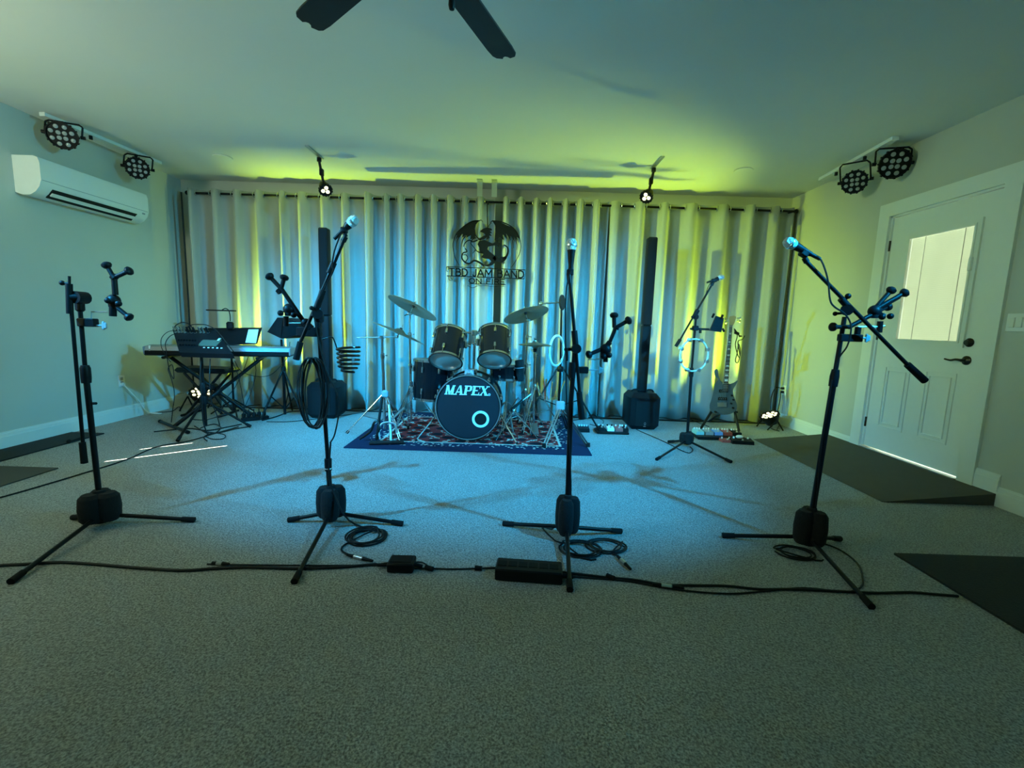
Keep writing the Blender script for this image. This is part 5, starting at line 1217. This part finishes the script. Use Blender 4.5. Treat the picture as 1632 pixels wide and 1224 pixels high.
# power strip with plugs on the floor
ps0, ps1 = FL(388, 672), FL(425, 668)
pst = thing('power_strip', 'black power strip full of plugs on the floor below the wedge speaker', 'power strip', (ps0+ps1)/2)
dd = (ps1-ps0).normalized()
MB().box((ps0+ps1)/2+V((0,0,.022)), ((ps1-ps0).length+.04, .06, .04), x=dd, y=(-dd.y, dd.x, 0), bev=.008).build('housing', 'black', pst)
for k in range(5):
    p_ = ps0+(ps1-ps0)*(.02+.22*k)+V((0,0,.042)); tag(MB().box(p_+V((0,0,.025)), (.030, .034, .05), bev=.008).tube(p_+V((0,0,.045)), p_+V((0,0,.085)), .006, .004, n=8).build('power_plug', 'rubber'), 'black power plug in the power strip below the wedge speaker', 'plug', 'plugs in the power strip')

# ------------------------------------------------------------------ bass guitar on its stand, pedals
Yg = 5.02
def GP(x, y, dy=0.0): 
    f = (y-500)/160.0
    return P(x, y, Yg+.10*(1-f)+dy)
gt = thing('bass_guitar', 'blue-grey electric bass guitar leaning on its stand before the right curtain', 'bass guitar', GP(1155, 650))
def gplate(mb, pts, y0, y1):
    A = [mb.bm.verts.new(GP(a, b, y0)) for a, b in pts]; B = [mb.bm.verts.new(GP(a, b, y1)) for a, b in pts]; n = len(A)
    mb.bm.faces.new(A); mb.bm.faces.new(B[::-1])
    for i in range(n): mb.bm.faces.new((A[i], A[(i+1) % n], B[(i+1) % n], B[i]))
body2 = [(1145,604),(1140,600),(1138,592),(1141,588),(1144,590),(1145.5,600),(1148,606),(1152,609),(1160,610),(1163,612),(1170,609.5),(1176,606),(1173,613),(1168.5,621),(1169,630),(1173,640),(1175,648),(1172,655),(1163,660),(1150,661),(1139,659),(1132,654),(1131,646),(1134,636),(1137,625),(1139,615),(1142,608)]
mb = MB(); cat = catmull([V((a, b, 0)) for a, b in body2], 3, True); gplate(mb, [(p.x, p.y) for p in cat], -.02, .022); mb.build('body', 'bassbody', gt, angle=50)
mb = MB(); gplate(mb, [(1151.5, 612), (1160.5, 612), (1167.5, 518), (1162.5, 518)], -.032, -.010); nk_ = mb.build('neck', 'neckwood', gt, smooth=False)
mb = MB(); gplate(mb, [(1152, 624), (1159.8, 624), (1167.2, 518), (1162.8, 518)], -.037, -.032); mb.build('fretboard', 'fret', gt, smooth=False)
for k in range(17):
    f = k/16; yy = 520+(618-520)*(1-(1-f)**1.0*.0-(0))*f if False else 520+98*(1-.5**(f*1.9))/(1-.5**1.9)
    g_ = (yy-518)/94; xl = 1162.8+(1152-1162.8)*(yy-518)/106; xr = 1167.2+(1159.8-1167.2)*(yy-518)/106
    mb = MB(); gplate(mb, [(xl, yy-.35), (xr, yy-.35), (xr, yy+.35), (xl, yy+.35)], -.039, -.037); mb.build('fret', 'steel', gt, smooth=False)
for yy in (532, 545, 556, 566, 583, 590, 598, 606):
    xl = 1162.8+(1152-1162.8)*(yy-518)/106; xr = 1167.2+(1159.8-1167.2)*(yy-518)/106
    mb = MB(); gplate(mb, [(xl+1, yy-1.2), (xr-1, yy-1.2), (xr-1, yy+1.2), (xl+1, yy+1.2)], -.0385, -.037); mb.build('fret_marker', 'decal', gt, smooth=False)
mb = MB(); gplate(mb, [(1162, 519), (1168, 519), (1171, 514), (1173.5, 505), (1170, 503), (1163, 504), (1161.5, 508), (1162.5, 513)], -.018, -.002); mb.build('headstock', 'neckwood', gt, smooth=False)
for k, (a, b, s_) in enumerate(((1161, 508, -1), (1161.5, 514, -1), (1174, 507, 1), (1173.5, 512, 1))):
    p_ = GP(a, b, -.01); MB().tube(p_, p_+V((s_*.03, 0, 0)), .004, n=6).box(p_+V((s_*.036, 0, 0)), (.020, .008, .026), bev=.004).build('tuning_peg', 'steel', gt)
for x_, y_, w_, h_ in ((1153, 623, 14, 4.5), (1151.5, 635.5, 14, 4.5)):
    mb = MB(); gplate(mb, [(x_-w_/2, y_-h_/2), (x_+w_/2, y_-h_/2), (x_+w_/2, y_+h_/2), (x_-w_/2, y_+h_/2)], -.032, -.020); po = mb.build('pickup', 'shell', gt, smooth=False)
    mb = MB()
    for k in range(4): mb.lathe([(0, 0), (.005, 0), (.004, .003), (0, .003)], GP(x_-4.5+3*k, y_, -.032), (0,-1,0), n=8)
    mb.build('pole_pieces', 'steel', po)
mb = MB(); gplate(mb, [(1143.5, 641.5), (1158, 641.5), (1158, 648.5), (1143.5, 648.5)], -.034, -.020); bro = mb.build('bridge', 'steel', gt, smooth=False)
for k in range(4):
    MB().tube(GP(1147+2.6*k, 645, -.037), GP(1163.6+.95*k, 518, -.040), .0011, n=5).build('string', 'steel', gt)
for x_, y_ in ((1166, 630), (1168.5, 637), (1165, 643), (1168, 650)): MB().lathe([(0, 0), (.011, 0), (.010, .016), (0, .017)], GP(x_, y_, -.020), (0,-1,0), n=12).build('knob', 'black', gt)
gs = thing('guitar_stand', 'low black A-frame stand holding the bass guitar', 'guitar stand', (GP(1152, 660).x, Yg, 0))
for a, b in (((1137, 651), (1117, 668)), ((1170, 651), (1180, 664))):
    p0_ = GP(*a, .03); p1_ = P(b[0], b[1], Yg-.10); p1_.z = .014; MB().tube(p0_, p1_, .014).build('leg', 'bmetal', gs)
q_ = GP(1154, 600, .06); f_ = V((q_.x, Yg+.38, .014)); MB().tube(GP(1154, 655, .035), f_, .012).build('leg', 'bmetal', gs)
g0, g1 = GP(1137, 655, .02), GP(1170, 655, .02)
MB().tube(g0, g1, .012).tube(g0, g0+V((0, -.07, .0)), .010).tube(g1, g1+V((0, -.07, .0)), .010).build('cradle', 'rubber', gs)
# in-ear cables and a strap draped on the neck
st_ = MB().sweep(px([(1170, 527), (1175, 535), (1172, 548), (1174, 560), (1178, 570), (1180, 560), (1177, 548), (1175, 562), (1172, 575), (1176, 578), (1179, 566), (1176, 545), (1183, 541), (1187, 535)], Yg-.0), .005, n=6, smooth=4)
tag(st_.build('hanging_cable', 'cable'), 'thin dark cable bundle hanging beside the neck of the bass guitar', 'cable')
sb = thing('music_clamp', 'small black clamp fixed beside the neck of the bass guitar', 'clamp', P(1174, 530, Yg))
MB().box(P(1174, 531, Yg), (.05, .03, .03), x=(1,0,-.4), bev=.006).tube(P(1170, 524, Yg), P(1179, 536, Yg), .007).build('clamp_body', 'black', sb)
MB().box(P(1180, 536, Yg-.01), (.03, .02, .02), bev=.005).build('clamp_jaw', 'black', sb)
# pedalboard
def pedal(c, w_, d_, h_, m_, label, name='effects_pedal', group=None, nkn=3, switch=True, rot=0.0):
    c = V(c); ex = V((math.cos(rot), math.sin(rot), 0)); ey = V((-math.sin(rot), math.cos(rot), 0))
    t = thing(name, label, 'effects pedal', c, group)
    MB().quadbox([c-ex*w_/2-ey*d_/2, c+ex*w_/2-ey*d_/2, c+ex*w_/2+ey*d_/2, c-ex*w_/2+ey*d_/2,
                  c-ex*w_*.48-ey*d_*.47+V((0,0,h_*.75)), c+ex*w_*.48-ey*d_*.47+V((0,0,h_*.75)), c+ex*w_*.48+ey*d_*.47+V((0,0,h_)), c-ex*w_*.48+ey*d_*.47+V((0,0,h_))]).build('enclosure', m_, t, smooth=False)
    for k in range(nkn):
        p_ = c+ex*w_*(-.32+.64*k/max(1, nkn-1))+ey*d_*.28+V((0,0,h_*.94)); MB().lathe([(0, 0), (.009, 0), (.008, .016), (0, .017)], p_, (0,0,1), n=10).build('knob', 'wplas' if m_ != 'decal' else 'black', t)
    if switch: MB().lathe([(0, 0), (.010, 0), (.010, .006), (.007, .014), (0, .015)], c-ey*d_*.25+V((0,0,h_*.80)), (0,0,1), n=10).build('foot_switch', 'steel', t)
    return t
pbl = FL(1118, 677); pbr = FL(1182, 690)
pbc = V((P(1146, 672, 4.62).x, 4.62, .0))
pbw = .50
tag(MB().box(pbc+V((0, .02, .018)), (pbw, .26, .030), bev=.008).build('pedalboard', 'black'), 'black pedalboard on the carpet in front of the bass guitar', 'pedalboard')
cols = [('tealp', 'pale teal effects pedal at the left end of the pedalboard'), ('gplas', 'grey effects pedal second from the left on the pedalboard'), ('screen', 'bright blue effects pedal in the middle of the pedalboard'), ('redp', 'dark reddish effects pedal right of the blue one on the pedalboard'), ('black', 'black effects pedal at the right end of the pedalboard')]
for k, (m_, lab) in enumerate(cols):
    pedal(pbc+V((-pbw/2+.055+.098*k, .035, .034)), .082, .125, .042, m_, lab)
pedal(V((pbc.x+.02, pbc.y-.155, .002)), .12, .08, .030, 'redp', 'dark red flat pedal on the carpet before the pedalboard', nkn=2)
tu = P(1184, 682, 4.42)
pedal(V((tu.x, 4.42, .002)), .21, .10, .045, 'black', 'wide black pedal at the right, in front of the pedalboard', nkn=2, rot=-.12)
tag(MB().ball((tu.x-.02, 4.43, .066), .030, sc=(1.3, .8, .6), n=12, m=6).build('white_connector', 'wplas'), 'small white connector lying on the wide black pedal', 'connector')
# effect pedals left of the right loudspeaker
p2 = P(930, 674, 4.72)
pedal(V((p2.x, 4.72, .002)), .125, .10, .055, 'black', 'small black pedal box alone on the carpet right of the rug', nkn=4, switch=False)
b2c = V((P(975, 672, 4.72).x, 4.72, 0))
tag(MB().box(b2c+V((0,.0,.014)), (.34, .20, .024), bev=.008).build('pedal_tray', 'black'), 'low black tray of pedals on the carpet left of the right loudspeaker', 'pedalboard')
for dx, m_, lab in ((-.11, 'black', 'black pedal at the left end of the tray by the right loudspeaker'), (-.015, 'decal', 'white pedal in the middle of the tray by the right loudspeaker'), (.075, 'redp', 'reddish pedal on the tray by the right loudspeaker'), (.14, 'black', 'black pedal at the right end of the tray by the right loudspeaker')):
    pedal(b2c+V((dx, .0, .027)), .072 if m_ != 'black' else .06, .12, .04, m_, lab, nkn=2)

# ------------------------------------------------------------------ cables and boxes on the carpet
def floor_cable(pts, r, label, name='cable', z=None, seed=0, smooth=5, cat='cable', mt_='cable'):
    z = r+.001 if z is None else z
    pp = []
    for p_ in pts:
        if len(p_) == 2: pp.append(FL(p_[0], p_[1], z))
        else: pp.append(P(*p_))
    return tag(MB().sweep(pp, r, n=7, smooth=smooth).build(name, mt_), label, cat)
floor_cable([(-60,905),(0,901),(60,898),(100,896),(160,900),(220,905),(290,909),(340,906),(400,904),(470,906),(540,904),(590,900),(618,900)], .0062, 'thick black cable running from the left edge to the small black box', 'floor_cable')
floor_cable([(330,899),(380,900),(470,901),(560,901),(600,898)], .0036, 'thin black cable beside the thick one, left of the small black box', 'floor_cable')
floor_cable([(655,906),(690,906),(720,907),(760,906),(790,905)], .0040, 'black cable between the small box and the long black power unit', 'floor_cable')
floor_cable([(896,912),(930,916),(975,921),(1010,924),(1060,932),(1110,933),(1160,934),(1210,939),(1260,939),(1330,942),(1370,944),(1400,945),(1450,944),(1490,947),(1527,950)], .0058, 'thick black cable from the long power unit to the dark mat on the right', 'floor_cable')
floor_cable([(896,918),(940,921),(1000,926),(1060,937),(1120,944),(1170,946),(1220,942),(1280,937),(1340,943)], .0040, 'thinner black cable twisting around the thick one on the right', 'floor_cable')
floor_cable([(656,896),(672,896),(684,903),(690,906)], .0028, 'short thin wire looping at the right end of the small box', 'floor_cable')
floor_cable([(1290,864),(1318,868),(1345,880),(1368,900),(1375,922),(1372,936),(1352,944)], .0042, 'black cable curving from the big right stand down to the thick floor cable', 'floor_cable')
def box_floor(pa, pb, dep, ht, name, label, cat, cat_m='black'):
    a, b = FL(*pa), FL(*pb); d = (b-a).normalized(); n_ = V((-d.y, d.x, 0)); c = (a+b)/2+n_*dep/2
    t = thing(name, label, cat, (c.x, c.y, 0)); 
    MB().box(c+V((0,0,ht/2+.001)), ((b-a).length, dep, ht), x=d, y=n_, bev=min(.006, ht*.3)).build('case', cat_m, t)
    return t, c, d, n_, (b-a).length
t_, c, d, n_, L_ = box_floor((616, 914), (658, 915), .085, .045, 'adapter_box', 'small black box on the cable line between the two middle stands', 'adapter')
MB().box(c+V((0,0,.047)), (L_*.80, .055, .003), x=d, y=n_).build('lid_plate', 'rubber', t_, smooth=False)
MB().tube(c-d*L_*.5+V((0,0,.02)), c-d*(L_*.5+.05)+V((0,0,.014)), .010, .007).build('cable_boot', 'rubber', t_)
MB().tube(c+d*L_*.5+V((0,0,.02)), c+d*(L_*.5+.035)+V((0,0,.014)), .010, .007).build('cable_boot', 'rubber', t_)
t_, c, d, n_, L_ = box_floor((788, 926), (896, 934), .105, .055, 'power_distributor', 'long low black power unit on the carpet by the middle stand', 'power unit')
for k in range(6): MB().box(c+d*(L_*(-.40+.155*k))+V((0,0,.057)), (.038, .040, .003), x=d, y=n_).build('outlet_cover', 'rubber', t_, smooth=False)
MB().tube(c+d*L_*.5+V((0,0,.02)), c+d*(L_*.5+.05)+V((0,0,.014)), .012, .008).build('cable_boot', 'rubber', t_)
def connector(a, b, label, r=.0085, sleeve='steel'):
    a, b = FL(*a, .011), FL(*b, .011); d = (b-a); t = thing('cable_connector', label, 'connector', (a+b)/2)
    MB().tube(a, a+d*.30, .006, .0085, n=12).build('boot', 'rubber', t)
    MB().tube(a+d*.28, a+d*.62, r, n=14).build('sleeve', sleeve, t)
    MB().tube(a+d*.60, b, r*1.02, .006, n=12).build('housing', 'black', t)
    return t
connector((553, 884), (594, 894), 'silver and black connector lying left of the small box')
connector((984, 886), (1005, 907), 'loose silver and black connector beside the middle stand')
connector((1040, 931), (1090, 937), 'silver banded connector joining the cables right of the power unit')
connector((338, 897), (365, 899), 'black connector on the cable between the two left stands', sleeve='gplas')
for a, b, lab in (((678, 904), (690, 907), 'black cable joint just right of the small box'), ((757, 905), (768, 906), 'black cable joint just left of the long power unit'), ((967, 917), (979, 922), 'black cable joint between the power unit and the banded connector')):
    p_, q_ = FL(*a, .012), FL(*b, .012); tag(MB().tube(p_, q_, .011, .011, n=10).build('cable_joint', 'rubber'), lab, 'connector')
# coils lying on the carpet
def flat_coil(c, R, n, r, sx, label, tail_a, tail_b, seed):
    rnd = random.Random(seed); c = V(c); pp = [V(p_) for p_ in tail_a]
    for k in range(n*14+1):
        t_ = k/14; i = int(t_); a = 2*PI*t_+seed; rr = R*(1-.13*(i % 3)+.06*math.sin(i*2.1+t_))
        pp.append(c+V((math.cos(a)*rr*sx+.012*math.sin(i*1.9), math.sin(a)*rr+.010*math.cos(i*1.3), .005+.0058*(i % 4)+.002*math.sin(t_*9))))
    pp += [V(p_) for p_ in tail_b]
    return tag(MB().sweep(pp, r, n=6, smooth=2).build('cable_coil', 'cable'), label, 'cable')
pz_ = P(538, 822, 2.34)
flat_coil(FL(584, 858), .095, 5, .0048, 1.0, 'coiled black cable on the carpet right of the second stand', [P(527, 705, 2.31), P(524, 760, 2.31), P(532, 785, 2.30), P(548, 820, 2.26), FL(565, 835, .01), FL(590, 843, .01)], [FL(560, 862, .006), FL(545, 872, .006), FL(546, 879, .006), FL(556, 884, .008)], 1.2)
flat_coil(FL(925, 878), .085, 3, .0044, 1.25, 'coiled black cable on the carpet at the foot of the middle stand', [P(908, 800, 2.27), P(911, 818, 2.26), FL(880, 843, .006), FL(864, 841, .006), FL(885, 862, .006)], [FL(930, 890, .006), FL(950, 891, .006)], 2.4)
flat_coil(FL(966, 873), .075, 3, .0044, 1.35, 'second coil of black cable right of the middle stand, ending in a loose connector', [], [FL(975, 880, .006), FL(983, 885, .008)], .4)
flat_coil(FL(1268, 884), .075, 3, .0042, 1.25, 'coiled thin cable on the carpet under the big right stand', [], [FL(1300, 893, .006), FL(1312, 892, .006)], 3.0)
# cables further back
floor_cable([(-40,803),(0,793),(60,776),(140,752),(200,733),(250,712),(300,703),(345,690),(380,680)], .0050, 'long thin black cable from the left edge to the keyboard corner', 'floor_cable')
floor_cable([(330,703),(325,696),(340,690),(358,693),(356,699),(340,700),(328,696)], .0045, 'small loop of black cable in front of the mixer stand', 'floor_cable')
floor_cable([(425,672),(460,672),(500,668),(560,660),(600,652)], .0040, 'thin black cable from the power strip toward the drums', 'floor_cable')
floor_cable([(418,670),(440,664),(462,656),(480,655)], .0065, 'thick black cable bundle running right from the power strip', 'floor_cable')
floor_cable([(245,688),(300,683),(330,686),(360,681),(385,676)], .0060, 'black cable bundle on the carpet under the keyboard stand', 'floor_cable')
floor_cable([(310,679),(335,692),(352,682),(340,676),(318,684),(345,690),(372,684),(396,680)], .0055, 'tangle of black cable around the mixer stand feet', 'floor_cable')
floor_cable([(1003,678),(1020,687),(1050,700),(1075,712)], .0042, 'black cable from the pedals to the fifth microphone stand', 'floor_cable')
floor_cable([(1075,712),(1084,717),(1098,722),(1104,717),(1100,712)], .0040, 'short cable loop under the fifth microphone stand', 'floor_cable')
floor_cable([(905,690),(912,672),(925,668),(945,664),(965,661),(985,662)], .0040, 'thin cable around the small black pedal box', 'floor_cable')
floor_cable([(940,676),(955,679),(962,671),(950,664),(958,658),(975,660)], .0040, 'tangled cable at the pedal tray by the right loudspeaker', 'floor_cable')
floor_cable([(1050,660),(1075,664),(1098,668),(1114,674),(1130,680)], .0040, 'thin cable running to the pedalboard', 'floor_cable')
tag(MB().sweep([V((-3.80, 5.42, .008)), V((-3.2, 5.40, .008)), V((-2.6, 5.43, .008)), V((-1.9, 5.40, .008)), V((-1.2, 5.41, .008)), V((-.5, 5.42, .008))], .007, n=7, smooth=4).build('floor_cable', 'cable'), 'black cable along the foot of the left curtains', 'cable')
tag(MB().sweep([V((.55, 5.44, .010)), V((1.1, 5.41, .010)), V((1.6, 5.42, .010)), V((2.1, 5.40, .010)), V((2.6, 5.43, .010)), V((3.14, 5.41, .010)), V((3.165, 5.41, .10)), V((3.17, 5.41, .5)), V((3.18, 5.41, 1.4)), V((3.19, 5.42, 2.48))], .009, n=7, smooth=4).build('floor_cable', 'cable'), 'black cable along the foot and up the edge of the right curtain', 'cable')
tag(MB().sweep([V((-3.875, 5.42, 2.50)), V((-3.872, 5.42, 1.5)), V((-3.868, 5.41, .6)), V((-3.86, 5.41, .02))], .009, n=7, smooth=4).build('edge_cord', 'cable'), 'dark cord down the outer edge of the left curtain', 'cable')
# cords at the outlets
o1 = WX(193, 612, XL)
tag(MB().sweep([V((XL+.03, o1.y, o1.z-.01)), V((XL+.05, o1.y+.06, o1.z-.10)), V((XL+.05, o1.y+.16, .16)), V((XL+.06, o1.y+.24, .03)), V((XL+.16, o1.y+.30, .008)), FL(230, 656, .008)], .0048, n=7, smooth=5).build('wall_cable', 'wplas'), 'white cord from the left wall outlet down to the floor', 'cable')
tag(MB().box((XL+.022, o1.y, o1.z+.0), (.03, .035, .03), bev=.006).build('power_plug', 'wplas'), 'white plug in the left wall outlet', 'plug')
floor_cable([(229,654),(236,657),(255,657),(275,655),(285,648),(288,655)], .0045, 'thin black cord from the white cord to the left floor light', 'floor_cable')
o2 = WX(1250, 622, XR)
for dz, lab in ((.024, 'upper black plug in the right wall outlet'), (-.022, 'lower black plug in the right wall outlet')):
    tag(MB().box((XR-.024, o2.y, o2.z+dz), (.032, .030, .026), bev=.006).build('power_plug', 'rubber'), lab, 'plug')
tag(MB().sweep([V((XR-.04, o2.y, o2.z+.024)), V((XR-.10, o2.y+.02, o2.z+.02)), V((XR-.15, o2.y, o2.z-.12)), V((XR-.14, o2.y-.04, .12)), V((XR-.08, o2.y-.10, .02)), V((XR-.16, o2.y-.22, .008)), V((XR-.24, o2.y-.34, .008))], .0048, n=7, smooth=5).build('floor_cable', 'cable'), 'black cord looping from the upper plug of the right wall outlet', 'cable')
tag(MB().sweep([V((XR-.04, o2.y, o2.z-.022)), V((XR-.06, o2.y-.03, o2.z-.14)), V((XR-.10, o2.y-.05, .10)), V((XR-.19, o2.y-.05, .012)), V((XR-.22, o2.y-.16, .008)), V((XR-.28, o2.y-.30, .008)), V((XR-.26, o2.y-.42, .008))], .0048, n=7, smooth=5).build('floor_cable', 'cable'), 'black cord hanging from the lower plug of the right wall outlet', 'cable')
# loops of cable over the mixer and down its stand
for k, (pts, lab, r) in enumerate((
    ([(281,530,4.30),(279,520,4.28),(290,514,4.28),(300,516,4.28),(306,522,4.3),(308,533,4.3)], 'dark cable arching over the left half of the mixer', .0045),
    ([(296,528,4.3),(302,519,4.28),(318,517,4.28),(332,519,4.28),(345,527,4.26),(360,545,4.15),(372,560,4.05)], 'dark cable arching over the right half of the mixer', .0045),
    ([(288,528,4.3),(270,528,4.25),(258,538,4.22),(257,552,4.2),(263,564,4.2),(272,577,4.2)], 'outer cable loop hanging left of the mixer', .0032),
    ([(284,531,4.3),(272,535,4.22),(264,546,4.2),(265,560,4.2),(270,590,4.2),(277,604,4.2),(275,582,4.2),(268,588,4.2),(274,607,4.2),(278,628,4.2),(275,655,4.2),(273,673,4.25)], 'inner cable loop hanging left of the mixer down to the floor', .0036),
    ([(366,560,4.1),(372,580,4.15),(380,600,4.2),(388,640,4.3),(392,662,4.4)], 'thin cable hanging from the right end of the mixer', .0034),
    ([(398,556,4.7),(392,580,4.6),(376,615,4.5),(360,636,4.4),(350,660,4.3)], 'thin cable crossing behind the mixer stand', .0032),
    ([(400,556,4.7),(408,590,4.65),(400,625,4.6),(390,650,4.5),(386,668,4.45)], 'thin cable hanging below the music desk', .0032),
    ([(374,575,4.5),(385,592,4.5),(410,600,4.6),(432,597,4.8),(450,580,4.9),(460,565,4.95),(462,545,4.98)], 'long cable sagging from the keyboard to the wedge speaker', .0034),
    ([(321,570,4.12),(319,600,4.08),(322,640,4.08),(324,672,4.1),(330,690,4.1)], 'cable running down the left side of the mixer stand pole', .0060),
    ([(335,572,4.12),(334,610,4.06),(337,640,4.06),(345,660,4.1),(350,678,4.15)], 'cable running down the right side of the mixer stand pole', .0045))):
    tag(MB().sweep([P(*q) for q in pts], r, n=6, smooth=5).build('hanging_cable', 'cable'), lab, 'cable')
# cable from the second stand's microphone, and from the others
for pts, lab, r in (
    ([(545,371,2.30),(541,378,2.29),(533,400,2.27),(529,424,2.26),(531,432,2.26),(519,455,2.26),(508,478,2.26)], 'cable from the microphone down the boom of the second stand', .0036),
    ([(501,505,2.27),(505,530,2.28),(512,560,2.29),(520,590,2.29),(532,615,2.29),(541,645,2.30),(534,690,2.31),(526,706,2.31)], 'cable hanging loose right of the second stand pole', .0038),
    ([(909.5,432,2.24),(905,448,2.24),(902,470,2.24),(901,520,2.24),(902,570,2.24),(903,640,2.26),(907,700,2.27),(910,770,2.27),(909,800,2.27)], 'cable hanging straight down left of the middle stand pole', .0032),
    ([(1299,407,2.19),(1308,414,2.17),(1315,430,2.16),(1320,450,2.16),(1323,478,2.16),(1330,489,2.16),(1346,500,2.17),(1355,514,2.17),(1356,530,2.17),(1350,552,2.18),(1338,569,2.2),(1328,592,2.22)], 'cable curling from the microphone around the joint of the big right stand', .0040)):
    tag(MB().sweep([P(*q) for q in pts], r, n=6, smooth=5).build('microphone_cable', 'cable'), lab, 'cable')
tag(MB().sweep([V((-3.72, 3.70, .02)), V((-3.74, 3.82, .02)), V((-3.80, 3.90, .02))], .007, n=6, smooth=3).ball((-3.72, 3.69, .022), .018, n=10, m=6).build('door_stop', 'rubber'), 'small dark object on the floor at the left wall, beside the dark mat', 'door stop')
